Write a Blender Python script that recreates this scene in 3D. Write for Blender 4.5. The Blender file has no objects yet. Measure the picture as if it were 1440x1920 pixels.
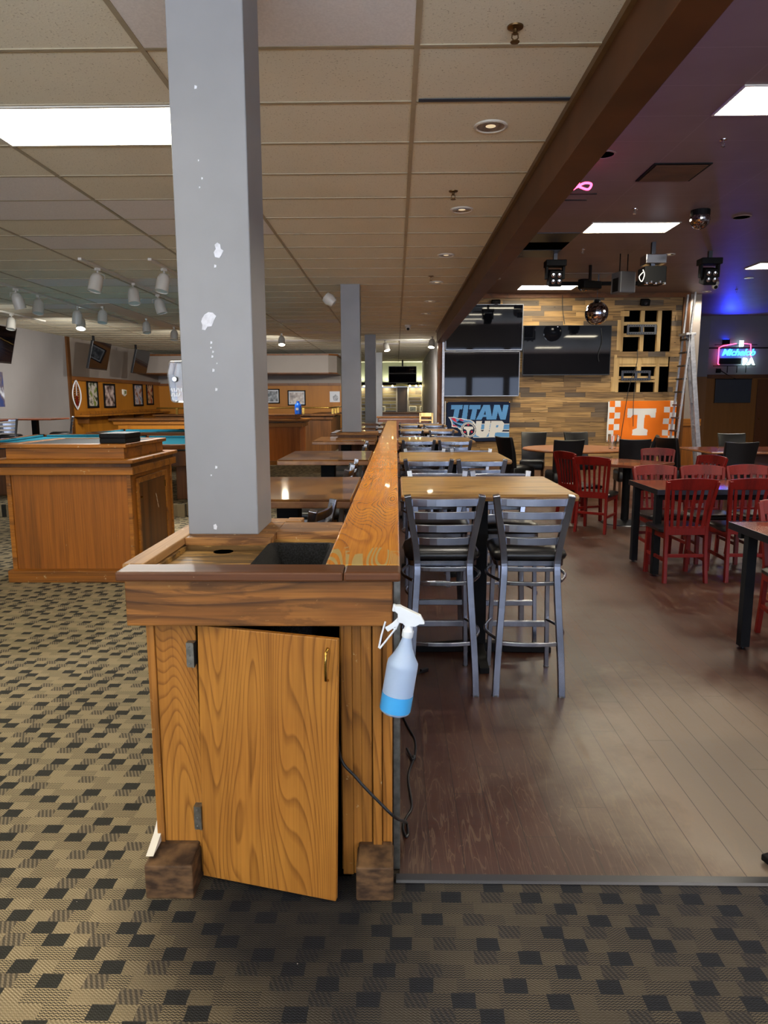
import bpy, bmesh, math, random
from mathutils import Vector, Matrix
random.seed(7)
PI = math.pi
SC = bpy.context.scene
COL = SC.collection

# ---------------------------------------------------------------- mesh helpers
class MB:
    """collects shapes, then links them as ONE mesh object"""
    def __init__(s): s.bm = bmesh.new(); s.mi = 0
    def face(s, pts):
        f = s.bm.faces.new([s.bm.verts.new(p) for p in pts]); f.material_index = s.mi; return f
    def bx(s, x0, x1, y0, y1, z0, z1):
        v = [s.bm.verts.new((x, y, z)) for z in (z0, z1) for y in (y0, y1) for x in (x0, x1)]
        for q in ((0,2,3,1),(4,5,7,6),(0,1,5,4),(2,6,7,3),(0,4,6,2),(1,3,7,5)):
            f = s.bm.faces.new([v[i] for i in q]); f.material_index = s.mi
        return s
    def box(s, c, d, rz=0, rx=0, ry=0):
        M = Matrix.Translation(c) @ Matrix.Rotation(rz,4,'Z') @ Matrix.Rotation(ry,4,'Y') @ Matrix.Rotation(rx,4,'X')
        v = [s.bm.verts.new(M @ Vector((x*d[0]/2, y*d[1]/2, z*d[2]/2))) for z in (-1,1) for y in (-1,1) for x in (-1,1)]
        for q in ((0,2,3,1),(4,5,7,6),(0,1,5,4),(2,6,7,3),(0,4,6,2),(1,3,7,5)):
            f = s.bm.faces.new([v[i] for i in q]); f.material_index = s.mi
        return s
    def loft(s, rings, cap=True, close=False):
        R = [[s.bm.verts.new(p) for p in r] for r in rings]; n = len(R[0])
        pairs = list(zip(R[:-1], R[1:])) + ([(R[-1], R[0])] if close else [])
        for a, b in pairs:
            for i in range(n):
                j = (i+1) % n
                try:
                    f = s.bm.faces.new((a[i], a[j], b[j], b[i])); f.material_index = s.mi
                except ValueError: pass
        if cap and not close:
            for r, rev in ((R[0], True), (R[-1], False)):
                f = s.bm.faces.new(r[::-1] if rev else r); f.material_index = s.mi
        return s
    def sweep(s, pts, sec, up=None, close=False):
        """sec: list of (a,b) offsets; swept along pts"""
        P = [Vector(p) for p in pts]; n = len(P); rings = []; prev = None
        for i in range(n):
            if close: t = P[(i+1) % n] - P[i-1]
            else: t = P[min(i+1,n-1)] - P[max(i-1,0)]
            t.normalize()
            if up is not None: side = Vector(up).cross(t)
            elif prev is None:
                side = t.cross(Vector((0,0,1)) if abs(t.z) < .9 else Vector((0,1,0)))
            else: side = prev - t*prev.dot(t)
            if side.length < 1e-6: side = t.orthogonal()
            side.normalize(); prev = side; nn = t.cross(side)
            rings.append([P[i] + side*a + nn*b for a, b in sec])
        return s.loft(rings, True, close)
    def tube(s, pts, r, n=8, close=False):
        return s.sweep(pts, [(r*math.cos(2*PI*k/n), r*math.sin(2*PI*k/n)) for k in range(n)], None, close)
    def bar(s, pts, w, h, up=None):
        return s.sweep(pts, [(-w/2,-h/2),(w/2,-h/2),(w/2,h/2),(-w/2,h/2)], up)
    def lathe(s, prof, c=(0,0,0), n=20, M=None):
        rings = []
        for r, z in prof:
            rings.append([Vector((max(r,1e-4)*math.cos(2*PI*k/n), max(r,1e-4)*math.sin(2*PI*k/n), z)) for k in range(n)])
        T = Matrix.Translation(c) @ (M if M is not None else Matrix())
        return s.loft([[T @ p for p in r] for r in rings])
    def sphere(s, c, r, n=20, m=12, sx=1, sy=1, sz=1):
        return s.lathe([(r*math.sin(PI*i/m), -r*math.cos(PI*i/m)) for i in range(m+1)], c, n, Matrix.Diagonal((sx,sy,sz,1)))
    def prism(s, poly, fn, d0, d1):
        """poly 2D; fn(u,v,d) -> point"""
        a = [fn(u, v, d0) for u, v in poly]; b = [fn(u, v, d1) for u, v in poly]
        return s.loft([a, b])
    def build(s, name, mat=None, parent=None, bevel=0, smooth=None, seg=2):
        bmesh.ops.remove_doubles(s.bm, verts=s.bm.verts, dist=1e-6)
        bmesh.ops.recalc_face_normals(s.bm, faces=s.bm.faces)
        me = bpy.data.meshes.new(name); s.bm.to_mesh(me); s.bm.free()
        mats = mat if isinstance(mat, (list, tuple)) else [mat]
        for m in mats: me.materials.append(m)
        o = bpy.data.objects.new(name, me); COL.objects.link(o)
        if parent: o.parent = parent
        if smooth is not None:
            for p in me.polygons: p.use_smooth = True
            me.set_sharp_from_angle(angle=math.radians(smooth))
        if bevel:
            b = o.modifiers.new('Bevel', 'BEVEL'); b.width = bevel; b.segments = seg; b.limit_method = 'ANGLE'; b.angle_limit = math.radians(40)
        return o

def tag(o, label, cat, group=None, kind=None):
    o['label'] = label; o['category'] = cat
    if group: o['group'] = group
    if kind: o['kind'] = kind
    return o
def thing(name, label, cat, loc=(0,0,0), rz=0, group=None):
    o = bpy.data.objects.new(name, None); COL.objects.link(o); o.empty_display_size = .1
    o.location = loc; o.rotation_euler = (0,0,rz)
    return tag(o, label, cat, group)
def struct(o, label, cat):
    return tag(o, label, cat, None, 'structure')
def dup(root, loc, rz, label, group=None):
    def cp(o, par):
        c = o.copy(); COL.objects.link(c); c.parent = par
        for ch in list(o.children): cp(ch, c)
        return c
    r = cp(root, None); r.location = loc; r.rotation_euler = (0,0,rz); r['label'] = label
    if group: r['group'] = group
    return r

# ---------------------------------------------------------------- materials
def hexc(h):
    v = [int(h[i:i+2],16)/255 for i in (0,2,4)]
    return tuple((c/12.92 if c <= .04045 else ((c+.055)/1.055)**2.4) for c in v) + (1,)
def pm(name, h, rough=.5, metal=0, spec=.5, coat=0, alpha=1, trans=0):
    m = bpy.data.materials.new(name); m.use_nodes = True
    b = m.node_tree.nodes['Principled BSDF']
    b.inputs['Base Color'].default_value = hexc(h) if isinstance(h, str) else h
    b.inputs['Roughness'].default_value = rough; b.inputs['Metallic'].default_value = metal
    b.inputs['Specular IOR Level'].default_value = spec; b.inputs['Coat Weight'].default_value = coat
    b.inputs['Transmission Weight'].default_value = trans; b.inputs['Alpha'].default_value = alpha
    return m
class N:
    def __init__(s, m): s.t = m.node_tree; s.n = s.t.nodes; s.b = s.n['Principled BSDF']
    def __call__(s, typ, ins=None, **at):
        x = s.n.new('ShaderNode'+typ)
        for k, v in at.items(): setattr(x, k, v)
        for k, v in (ins or {}).items():
            sock = x.inputs[k]
            if hasattr(v, 'is_output'): s.t.links.new(v, sock)
            else: sock.default_value = v
        return x
    def link(s, a, k): s.t.links.new(a, s.b.inputs[k])
    def math(s, op, a, b=None, c=None):
        ins = {0: a}
        if b is not None: ins[1] = b
        if c is not None: ins[2] = c
        return s('Math', ins, operation=op).outputs[0]
    def ramp(s, fac, stops, interp='LINEAR'):
        r = s('ValToRGB', {0: fac}); e = r.color_ramp; e.interpolation = interp
        while len(e.elements) < len(stops): e.elements.new(.5)
        for el, (p, c) in zip(e.elements, stops):
            el.position = p; el.color = hexc(c) if isinstance(c, str) else c
        return r.outputs[0]
    def mix(s, f, a, b, mode='MIX'):
        x = s('Mix', {0: f}, data_type='RGBA', blend_type=mode)
        for v, k in ((a, 6), (b, 7)):
            if hasattr(v, 'is_output'): s.t.links.new(v, x.inputs[k])
            else: x.inputs[k].default_value = hexc(v) if isinstance(v, str) else v
        return x.outputs[2]
    def bump(s, h, strength=.2, dist=.01):
        x = s('Bump', {'Height': h, 'Strength': strength, 'Distance': dist}); s.link(x.outputs[0], 'Normal')

def wood(name, light, dark, axis='Z', rings=9, scale=1.0, rough=.35, wear=0, wearc='c9b48a', coat=0, streak=.35, mid=None, bump=.08, island=0, blotch=0, endwear=0):
    m = pm(name, light, rough, coat=coat, spec=.3); n = N(m)
    co = n('TexCoord').outputs['Object']
    if island:
        rnd = n('NewGeometry').outputs['Random Per Island']
        co = n('VectorMath', {0: co, 1: n('CombineXYZ', {0: n.math('MULTIPLY', rnd, 7.3), 1: n.math('MULTIPLY', rnd, 3.1), 2: n.math('MULTIPLY', rnd, 5.7)}).outputs[0]}, operation='ADD').outputs[0]
    sc = {'X': (.28,1.9,1.9), 'Y': (1.9,.28,1.9), 'Z': (1.9,1.9,.28)}[axis]
    mp = n('Mapping', {'Vector': co, 'Scale': tuple(c*scale for c in sc)}).outputs[0]
    big = n('TexNoise', {'Vector': mp, 'Scale': 1.6, 'Detail': 1.5, 'Roughness': .45, 'Distortion': .25}).outputs[0]
    r = n.math('MULTIPLY', big, float(rings*2)); fr = n.math('FRACT', r)
    sf = {'X': (3,140,140), 'Y': (140,3,140), 'Z': (140,140,3)}[axis]
    mp2 = n('Mapping', {'Vector': co, 'Scale': tuple(c*scale for c in sf)}).outputs[0]
    fib = n('TexNoise', {'Vector': mp2, 'Scale': 1.0, 'Detail': 2}).outputs[0]
    band = n.ramp(fr, [(0, (0,0,0,1)), (.62, (.12,.12,.12,1)), (.9, (.85,.85,.85,1)), (1, (0,0,0,1))])
    fac = n.math('ADD', n.math('MULTIPLY', band, .62), n.math('MULTIPLY', n.math('SUBTRACT', fib, .38), streak*2.2))
    s3 = {'X': (1,34,34), 'Y': (34,1,34), 'Z': (34,34,1)}[axis]
    fib2 = n('TexNoise', {'Vector': n('Mapping', {'Vector': co, 'Scale': tuple(c*scale for c in s3)}).outputs[0], 'Scale': 1.0, 'Detail': 3, 'Roughness': .6}).outputs[0]
    fac = n.math('ADD', fac, n.math('MULTIPLY', n.math('SUBTRACT', fib2, .45), streak*2.4))
    fac = n.math('MINIMUM', n.math('MAXIMUM', fac, 0.0), 1.0)
    colr = n.mix(fac, light, dark)
    if blotch:
        bl = n('TexNoise', {'Vector': n('Mapping', {'Vector': co, 'Scale': tuple(c*5 for c in sc)}).outputs[0], 'Scale': 1.7, 'Detail': 5, 'Roughness': .62, 'Distortion': 1.2}).outputs[0]
        colr = n.mix(n.math('MULTIPLY', n.ramp(bl, [(.46,(0,0,0,1)),(.52,(1,1,1,1))]), blotch), colr, dark)
    tone = n('TexNoise', {'Vector': co, 'Scale': 2.2*scale, 'Detail': 2}).outputs[0]
    if mid: colr = n.mix(n.ramp(tone, [(.4,(0,0,0,1)),(.65,(1,1,1,1))]), colr, n.mix(fac, mid, dark))
    if wear:
        w = n('TexNoise', {'Vector': co, 'Scale': 26, 'Detail': 6, 'Roughness': .7}).outputs[0]
        colr = n.mix(n.ramp(w, [(.72-wear*.12,(0,0,0,1)),(.76-wear*.1,(.8,.8,.8,1))]), colr, wearc)
    if endwear:
        yy = n('SeparateXYZ', {0: co}).outputs[1]; xx = n('SeparateXYZ', {0: co}).outputs[0]
        near = n.ramp(n.math('ADD', n.math('MULTIPLY', yy, 2.0), 15.7), [(.05,(1,1,1,1)),(.75,(0,0,0,1))])
        ww = n('TexNoise', {'Vector': co, 'Scale': 13.0, 'Detail': 2}).outputs[0]
        pe = n.math('MULTIPLY', n.math('GREATER_THAN', fr, .52), n.math('GREATER_THAN', n.math('ADD', n.math('MULTIPLY', ww, .6), n.math('MULTIPLY', near, .4)), .47))
        colr = n.mix(n.math('MULTIPLY', pe, n.math('GREATER_THAN', near, .02)), colr, 'b39a60')
    n.link(colr, 'Base Color')
    if bump: n.bump(n.math('ADD', fac, n.math('MULTIPLY', tone, 1.2)), bump, .004)
    return m

def noisy(name, h1, h2, scale=8, rough=.6, lo=.35, hi=.65, metal=0, bump=0, detail=4, coat=0, stretch=(1,1,1), spec=.5):
    m = pm(name, h1, rough, metal, spec, coat); n = N(m)
    co = n('Mapping', {'Vector': n('TexCoord').outputs['Object'], 'Scale': stretch}).outputs[0]
    t = n('TexNoise', {'Vector': co, 'Scale': scale, 'Detail': detail}).outputs[0]
    n.link(n.ramp(t, [(lo, h1), (hi, h2)]), 'Base Color')
    if bump: n.bump(t, bump, .005)
    return m
def emis(name, h, strength):
    m = pm(name, h, .4); b = m.node_tree.nodes['Principled BSDF']
    b.inputs['Emission Color'].default_value = hexc(h); b.inputs['Emission Strength'].default_value = strength
    return m

M = {}
M['oak_door'] = wood('oak_door', 'ac7430', '5e3812', 'Z', 30, 1.0, .38, wear=.05, streak=.3, mid='a0682a')
M['oak_v'] = wood('oak_v', 'a46c2c', '58340f', 'Z', 9, 1.2, .45, wear=.5, streak=.4)
M['oak_fascia'] = wood('oak_fascia', 'a06a2e', '38220e', 'X', 7, 1.1, .5, wear=.5, wearc='b08a55', streak=.4, mid='8c5824', blotch=.75)
M['oak_edge'] = wood('oak_edge', '5c361c', '38200f', 'X', 2, 1.0, .5, wear=.3, streak=.45)
M['oak_top'] = wood('oak_top', 'a87640', '4a2a12', 'X', 4, 1.2, .6, blotch=.6, wear=.7, wearc='cdb58c')
M['oak_side'] = wood('oak_side', 'b08452', '6e4a26', 'Y', 3, 1.2, .65, wear=.8, wearc='cdb58c')
M['oak_tray'] = wood('oak_tray', 'b08646', '3e2a12', 'X', 5, 1.2, .6, blotch=.7, wear=.6)
M['foot'] = noisy('scuffed_foot', '33241a', '6e5236', 18, .7, .35, .72, detail=8, stretch=(1,1,2.5), spec=.25)
M['rail'] = wood('rail_lacquer', 'd68a26', '8c4c0e', 'Y', 34, 1.3, .24, coat=.12, streak=.35, bump=.25, mid='c87c1e', endwear=1)
M['oak_island'] = wood('oak_island', '9e5c14', '5c340c', 'Z', .6, .8, .5, wear=.3, streak=.55)
M['oak_island_x'] = wood('oak_island_x', 'a6661a', '5a330e', 'X', 2, .8, .5, wear=.7, streak=.5)
M['oak_orange'] = wood('oak_orange', 'b8661e', '80420e', 'Z', .6, .6, .5, streak=.5)
M['oak_dark'] = wood('oak_dark', '6e4216', '422509', 'Z', .8, .6, .45, streak=.5)
M['oak_panel'] = wood('oak_panel', 'b0701e', '8e5614', 'Z', 1.5, .35, .45, streak=.25)
M['oak_panel_dk'] = wood('oak_panel_dk', '7d4f1e', '613a14', 'Z', 1.5, .35, .45, streak=.25)
M['trim_wood'] = wood('trim_wood', '7c4a20', '50300f', 'Y', 2, .5, .4)
M['beam'] = noisy('beam_paint', '4a2a12', '5a3419', 3, .5, spec=.3)
M['beam_trim'] = noisy('beam_trim', '5e4426', '6b4f2e', 6, .5)
M['bar_top'] = wood('bar_top', 'b48c4e', '5f4220', 'X', 5, 1.0, .3, coat=.1, streak=.8, mid='a47c42')
M['bar_edge'] = noisy('bar_edge', '6a4428', '8a6440', 9, .35)
M['steel'] = noisy('brushed_steel', 'a0a4ae', '8a8e98', 18, .24, metal=1, stretch=(1,1,.2))
M['steel_dk'] = pm('dark_steel', '4a4b50', .35, 1)
M['chrome'] = pm('chrome', 'c8c8c8', .12, 1)
M['zinc'] = noisy('zinc_hinge', '8f8f88', '74746e', 40, .4, metal=.9)
M['brass'] = pm('brass', 'b08d45', .25, 1)
M['vinyl'] = noisy('black_vinyl', '0d0d0e', '151516', 60, .33, bump=.05)
M['black'] = pm('black_metal', '08080a', .65, spec=.2)
M['blackm'] = pm('black_matte', '070708', .75, spec=.25)
M['void'] = pm('dark_void', '030303', .9, spec=0)
M['mesh'] = noisy('black_mesh', '030303', '202024', 200, .7, .45, .62, bump=.6, spec=.2)
M['grey_col'] = noisy('column_paint', '807f81', '868587', 3, .45, bump=.03)
M['plaster'] = noisy('bare_plaster', 'd8d8de', 'c4c4ca', 60, .8)
M['wall_grey'] = noisy('wall_paint', '85807e', '8b8684', 1.2, .6)
M['wall_beige'] = noisy('beige_paint', '8c8178', '93887e', 1.2, .6)
M['wall_upper'] = noisy('upper_paint', '6e6a70', '76727a', 1.2, .6)
M['wall_green'] = noisy('olive_paint', '6a6a58', '74745f', 1.2, .6)
M['white_paint'] = pm('white_enamel', 'cfcac0', .35)
M['red_wood'] = wood('red_stain', '72120a', '480804', 'Z', 1, 1.0, .38, streak=.35)
M['red_top'] = wood('red_brown_top', '7d4630', '5a2e20', 'X', 2, .8, .16, coat=.1, streak=.2, bump=0)
M['round_top'] = noisy('maroon_top', '5a2a30', '6c3a3c', 4, .2, coat=.3)
M['round_rim'] = noisy('tan_rim', 'a3663a', '8a5530', 9, .35)
M['teal'] = noisy('teal_cloth', '27758a', '2d7f94', 40, .9, spec=.1)
M['screen'] = pm('tv_screen', '05060a', .03, spec=.42)
M['bezel'] = pm('tv_bezel', '101012', .35)
M['bezel_s'] = pm('silver_bezel', '8a8a8c', .3, .8)
M['glass'] = pm('clear_glass', 'ffffff', .03, trans=1, spec=.5)
M['acryl'] = pm('clear_acrylic', 'f0f4f6', .12, trans=.92)
M['label_w'] = pm('paper', 'd8d8dc', .7)
M['grid'] = noisy('grid_paint', 'a89c84', '9c9078', 6, .5)
M['tile_white'] = noisy('new_ceiling_tile', 'e2dedc', 'd8d4d2', 90, .85, bump=.05)
M['pine'] = wood('pine_stud', 'd8b67c', 'b88f55', 'Z', 3, .8, .6)
M['alu'] = noisy('aluminium', 'b8b8bc', 'a0a0a6', 20, .35, metal=.6)
M['cord'] = pm('rubber_cord', '16161a', .45)
M['maroon'] = noisy('booth_vinyl', '4a2a1c', '5a3422', 5, .4)
M['lamp'] = emis('troffer_lens', 'fff6dc', 10.0)
M['lampR'] = emis('troffer_lens_right', 'fff4d8', 17.0)
M['spot_on'] = emis('spot_lens_lit', 'fff2d6', 25.0)
M['spot_cool'] = emis('spot_lens_cool', 'e6fbff', 18.0)
M['warm_bulb'] = emis('warm_bulb', 'ffe39a', 30.0)
M['lens_dim'] = pm('spot_lens_unlit', 'b9c6c4', .3)
M['day'] = emis('daylight_glass', 'cadcff', 1.6)
M['purple'] = emis('violet_led', '5a2cff', 6.0)
M['blue_led'] = emis('blue_led', '1434ff', 8.0)
M['n_red'] = emis('neon_red', 'ff3a5c', 4.0)
M['n_blue'] = emis('neon_blue', '2a8cff', 4.0)
M['n_white'] = emis('neon_white', 'd6fff6', 4.0)
M['n_violet'] = emis('neon_violet', '8a4cff', 3.0)
M['sprayw'] = pm('white_plastic', 'e6ecf2', .35)
M['bottle'] = pm('translucent_bottle', 'c4daf8', .3, trans=.35)
M['liquid'] = pm('blue_cleaner', '4aaef2', .2, trans=.1)
M['bluebottle'] = pm('blue_plastic', '1d66d8', .3)
M['pale'] = pm('pale_wood', 'd9d2c4', .7)

def carpet():
    m = pm('patterned_carpet', '4a4438', .95, spec=.1); n = N(m)
    co = n('TexCoord').outputs['Object']; s = n('SeparateXYZ', {0: co}); x, y = s.outputs[0], s.outputs[1]
    wob = n('TexNoise', {'Vector': co, 'Scale': 14.0, 'Detail': 1}).outputs[0]
    ry = n.math('DIVIDE', n.math('ADD', y, n.math('MULTIPLY', wob, .004)), .05); iy = n.math('FLOOR', ry)
    rx = n.math('ADD', n.math('DIVIDE', n.math('ADD', x, n.math('MULTIPLY', wob, .01)), .064), n.math('ADD', n.math('MULTIPLY', iy, 1.5), n.math('MULTIPLY', n('TexWhiteNoise', {'W': iy}, noise_dimensions='1D').outputs[0], .8))); ix = n.math('FLOOR', rx)
    h = n('TexWhiteNoise', {'Vector': n('CombineXYZ', {0: ix, 1: iy}).outputs[0]}, noise_dimensions='2D').outputs[0]
    k = n.math('MODULO', n.math('ADD', ix, 4000.0), 4.0)
    k = n.math('FLOOR', n.math('ADD', k, .01))
    k = n.math('ADD', k, n.math('MULTIPLY', h, .9))
    # k in 0..1 dark block, 2..3 mid block, else tan
    zig = n.math('SINE', n.math('ADD', n.math('MULTIPLY', y, 760.0), n.math('MULTIPLY', n.math('SINE', n.math('MULTIPLY', x, 520.0)), 1.3)))
    weave = n.ramp(n.math('ADD', n.math('MULTIPLY', zig, .4), .5), [(.25, '4a4338'), (.8, 'a29273')])
    zig2 = n.math('SINE', n.math('ADD', n.math('MULTIPLY', y, 700.0), n.math('MULTIPLY', x, 500.0)))
    weave2 = n.ramp(n.math('ADD', n.math('MULTIPLY', zig2, .4), .5), [(.3, '7c6f56'), (.8, '9a8b70')])
    midw = n.ramp(n.math('ADD', n.math('MULTIPLY', n.math('SINE', n.math('ADD', n.math('MULTIPLY', x, 420.0), n.math('MULTIPLY', y, 200.0))), .4), .5), [(.3, '524b40'), (.8, '7a6e5a')])
    def lt(a, b): return n.math('LESS_THAN', a, b)
    c = n.mix(lt(k, 3.0), weave, midw)
    c = n.mix(lt(k, 2.35), c, weave)
    c = n.mix(lt(k, 2.0), c, weave2)
    c = n.mix(lt(k, .72), c, '33322e')
    # ground-in dirt, darkest in the walkway before the cabinet and the doorway strip
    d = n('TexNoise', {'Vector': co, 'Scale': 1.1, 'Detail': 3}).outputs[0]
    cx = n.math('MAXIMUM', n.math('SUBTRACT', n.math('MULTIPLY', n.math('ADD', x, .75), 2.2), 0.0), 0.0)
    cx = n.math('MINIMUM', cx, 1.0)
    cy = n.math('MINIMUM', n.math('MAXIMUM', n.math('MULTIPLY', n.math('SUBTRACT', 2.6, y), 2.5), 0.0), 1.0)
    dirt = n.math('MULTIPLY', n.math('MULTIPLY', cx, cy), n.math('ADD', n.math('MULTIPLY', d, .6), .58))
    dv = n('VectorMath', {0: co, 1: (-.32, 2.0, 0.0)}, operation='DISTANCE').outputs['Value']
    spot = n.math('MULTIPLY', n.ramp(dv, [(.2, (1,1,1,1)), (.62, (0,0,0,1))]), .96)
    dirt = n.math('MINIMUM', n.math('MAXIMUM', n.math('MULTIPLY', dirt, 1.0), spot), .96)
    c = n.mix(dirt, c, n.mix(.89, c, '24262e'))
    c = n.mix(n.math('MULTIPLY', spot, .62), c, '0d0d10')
    fl = n('TexVoronoi', {'Vector': co, 'Scale': 7.0}).outputs['Distance']
    c = n.mix(lt(fl, .022), c, 'bdb7ab')
    n.link(c, 'Base Color')
    n.bump(n.math('ADD', n.math('MULTIPLY', zig, .5), n.math('MULTIPLY', h, .5)), .5, .003)
    return m
M['carpet'] = carpet()

def plank_floor():
    m = pm('dark_plank_floor', '3a1f14', .32, spec=.5); n = N(m)
    co = n('TexCoord').outputs['Object']; s = n('SeparateXYZ', {0: co}); x, y = s.outputs[0], s.outputs[1]
    px = n.math('DIVIDE', x, .117); ix = n.math('FLOOR', px); fx = n.math('FRACT', px)
    off = n('TexWhiteNoise', {'W': ix}, noise_dimensions='1D').outputs[0]
    py = n.math('ADD', n.math('DIVIDE', y, 2.4), off); iy = n.math('FLOOR', py); fy = n.math('FRACT', py)
    h = n('TexWhiteNoise', {'Vector': n('CombineXYZ', {0: ix, 1: iy}).outputs[0]}, noise_dimensions='2D').outputs[0]
    base = n.ramp(h, [(0, '33150b'), (.5, '3b190e'), (1, '431e11')])
    g = n('TexNoise', {'Vector': n('Mapping', {'Vector': co, 'Scale': (45,3,1)}).outputs[0], 'Scale': 1.0, 'Detail': 3}).outputs[0]
    base = n.mix(n.math('MULTIPLY', g, .4), base, '200e08')
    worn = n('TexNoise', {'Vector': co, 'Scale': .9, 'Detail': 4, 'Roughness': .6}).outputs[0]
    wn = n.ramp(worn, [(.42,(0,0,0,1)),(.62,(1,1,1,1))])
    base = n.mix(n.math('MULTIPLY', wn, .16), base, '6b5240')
    # scratches
    sc = None
    for ang, scl in ((.9, .7), (-1.1, .9), (1.9, .6), (-.4, .5)):
        mp = n('Mapping', {'Vector': co, 'Rotation': (0,0,ang), 'Scale': (26*scl, 2.2*scl, 1)}).outputs[0]
        dd = n('TexNoise', {'Vector': mp, 'Scale': 1.0, 'Detail': 2, 'Distortion': .6}).outputs[0]
        line = n.math('LESS_THAN', n.math('ABSOLUTE', n.math('SUBTRACT', dd, .5)), .006)
        sc = line if sc is None else n.math('MAXIMUM', sc, line)
    base = n.mix(n.math('MULTIPLY', sc, .22), base, '8a735c')
    # pale floor glare painted into the colour, with some scuffing, near the carpet
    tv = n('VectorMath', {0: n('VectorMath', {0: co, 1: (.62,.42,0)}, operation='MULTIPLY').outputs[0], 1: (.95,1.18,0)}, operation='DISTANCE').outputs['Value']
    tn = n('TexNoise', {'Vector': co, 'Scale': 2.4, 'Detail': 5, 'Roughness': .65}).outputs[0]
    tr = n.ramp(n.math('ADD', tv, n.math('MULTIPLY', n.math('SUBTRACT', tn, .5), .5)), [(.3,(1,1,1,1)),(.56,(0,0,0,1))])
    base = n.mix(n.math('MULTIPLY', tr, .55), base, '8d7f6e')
    seam = n.math('MAXIMUM', n.math('LESS_THAN', fx, .03), n.math('LESS_THAN', fy, .0012))
    base = n.mix(n.math('MULTIPLY', seam, .75), base, '1a0d08')
    n.link(base, 'Base Color')
    r = n.math('ADD', n.math('MULTIPLY', wn, .12), n.math('ADD', n.math('MULTIPLY', sc, .12), .33))
    n.link(r, 'Roughness')
    n.bump(n.math('SUBTRACT', n.math('MULTIPLY', n('TexNoise', {'Vector': co, 'Scale': 22.0, 'Detail': 3}).outputs[0], .5), n.math('MULTIPLY', seam, .6)), .14, .004)
    return m
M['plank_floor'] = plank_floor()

def tiles(name, h1, h2, pits):
    m = pm(name, h1, .8, spec=.2); n = N(m)
    co = n('TexCoord').outputs['Object']
    t = n('TexNoise', {'Vector': co, 'Scale': .8, 'Detail': 3}).outputs[0]
    c = n.ramp(t, [(.35, h1), (.65, h2)])
    f = n('TexNoise', {'Vector': co, 'Scale': 95.0, 'Detail': 2}).outputs[0]
    c = n.mix(n.math('MULTIPLY', n.math('GREATER_THAN', f, .66), pits), c, '8a7c62')
    n.link(c, 'Base Color'); n.bump(f, .15, .004)
    return m
M['tile'] = tiles('aged_ceiling_tile', 'dad4c0', 'e1dbc8', .55)
def tilesR():
    m = pm('dark_painted_tile', '3a2a25', .5, spec=.35); n = N(m)
    co = n('TexCoord').outputs['Object']; s = n('SeparateXYZ', {0: co})
    fx = n.math('FRACT', n.math('DIVIDE', n.math('SUBTRACT', s.outputs[0], 2.71), 1.235)); fy = n.math('FRACT', n.math('DIVIDE', n.math('SUBTRACT', s.outputs[1], 6.04), .61))
    seam = n.math('MAXIMUM', n.math('LESS_THAN', fx, .012), n.math('LESS_THAN', fy, .025))
    t = n('TexNoise', {'Vector': co, 'Scale': 1.5, 'Detail': 3}).outputs[0]
    c = n.mix(n.math('MULTIPLY', seam, .35), n.ramp(t, [(.35, '806c66'), (.65, '88746e')]), 'a08c84')
    n.link(c, 'Base Color'); return m
M['tileR'] = tilesR()
def plankwall(name, stops, rough=.6):
    m = pm(name, stops[0][1], rough); n = N(m)
    rnd = n('NewGeometry').outputs['Random Per Island']
    base = n.ramp(rnd, stops, 'CONSTANT')
    co = n('VectorMath', {0: n('TexCoord').outputs['Object'], 1: n('CombineXYZ', {0: n.math('MULTIPLY', rnd, 9.3), 2: n.math('MULTIPLY', rnd, 5.1)}).outputs[0]}, operation='ADD').outputs[0]
    g = n('TexNoise', {'Vector': n('Mapping', {'Vector': co, 'Scale': (1.5,30,30)}).outputs[0], 'Scale': 1.2, 'Detail': 4}).outputs[0]
    c = n.mix(n.ramp(g, [(.4,(0,0,0,1)),(.68,(.7,.7,.7,1))]), base, '3e2c1a')
    k = n('TexVoronoi', {'Vector': n('Mapping', {'Vector': co, 'Scale': (1.6,1,4)}).outputs[0], 'Scale': 1.3}).outputs['Distance']
    c = n.mix(n.math('LESS_THAN', k, .045), c, '2a1a0c')
    n.link(c, 'Base Color'); n.bump(g, .2, .006)
    return m
M['planks'] = plankwall('reclaimed_planks', [(0,'a8824e'),(.2,'866840'),(.36,'ba945e'),(.55,'5e5040'),(.66,'987646'),(.82,'ae8852'),(.93,'6e5c46')])
M['planks_dk'] = plankwall('grey_planks', [(0,'5c5640'),(.2,'3c3626'),(.4,'7a7354'),(.55,'2c2820'),(.7,'4a4432'),(.85,'6a6248')])
def parquet():
    m = pm('block_table_top', '6a4526', .07, spec=.5); n = N(m)
    co = n('TexCoord').outputs['Object']; s = n('SeparateXYZ', {0: co})
    px = n.math('DIVIDE', s.outputs[0], .13); ix = n.math('FLOOR', px)
    o = n('TexWhiteNoise', {'W': ix}, noise_dimensions='1D').outputs[0]
    iy = n.math('FLOOR', n.math('ADD', n.math('DIVIDE', s.outputs[1], .22), o))
    h = n('TexWhiteNoise', {'Vector': n('CombineXYZ', {0: ix, 1: iy}).outputs[0]}, noise_dimensions='2D').outputs[0]
    g = n('TexNoise', {'Vector': n('Mapping', {'Vector': co, 'Scale': (40,3,1)}).outputs[0], 'Scale': 1.5, 'Detail': 3}).outputs[0]
    c = n.mix(n.math('MULTIPLY', g, .5), n.ramp(h, [(0,'42260e'),(.35,'6e4420'),(.7,'94642e'),(1,'54331a')]), '3a2412')
    n.link(c, 'Base Color'); return m
M['parquet'] = parquet()
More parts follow.
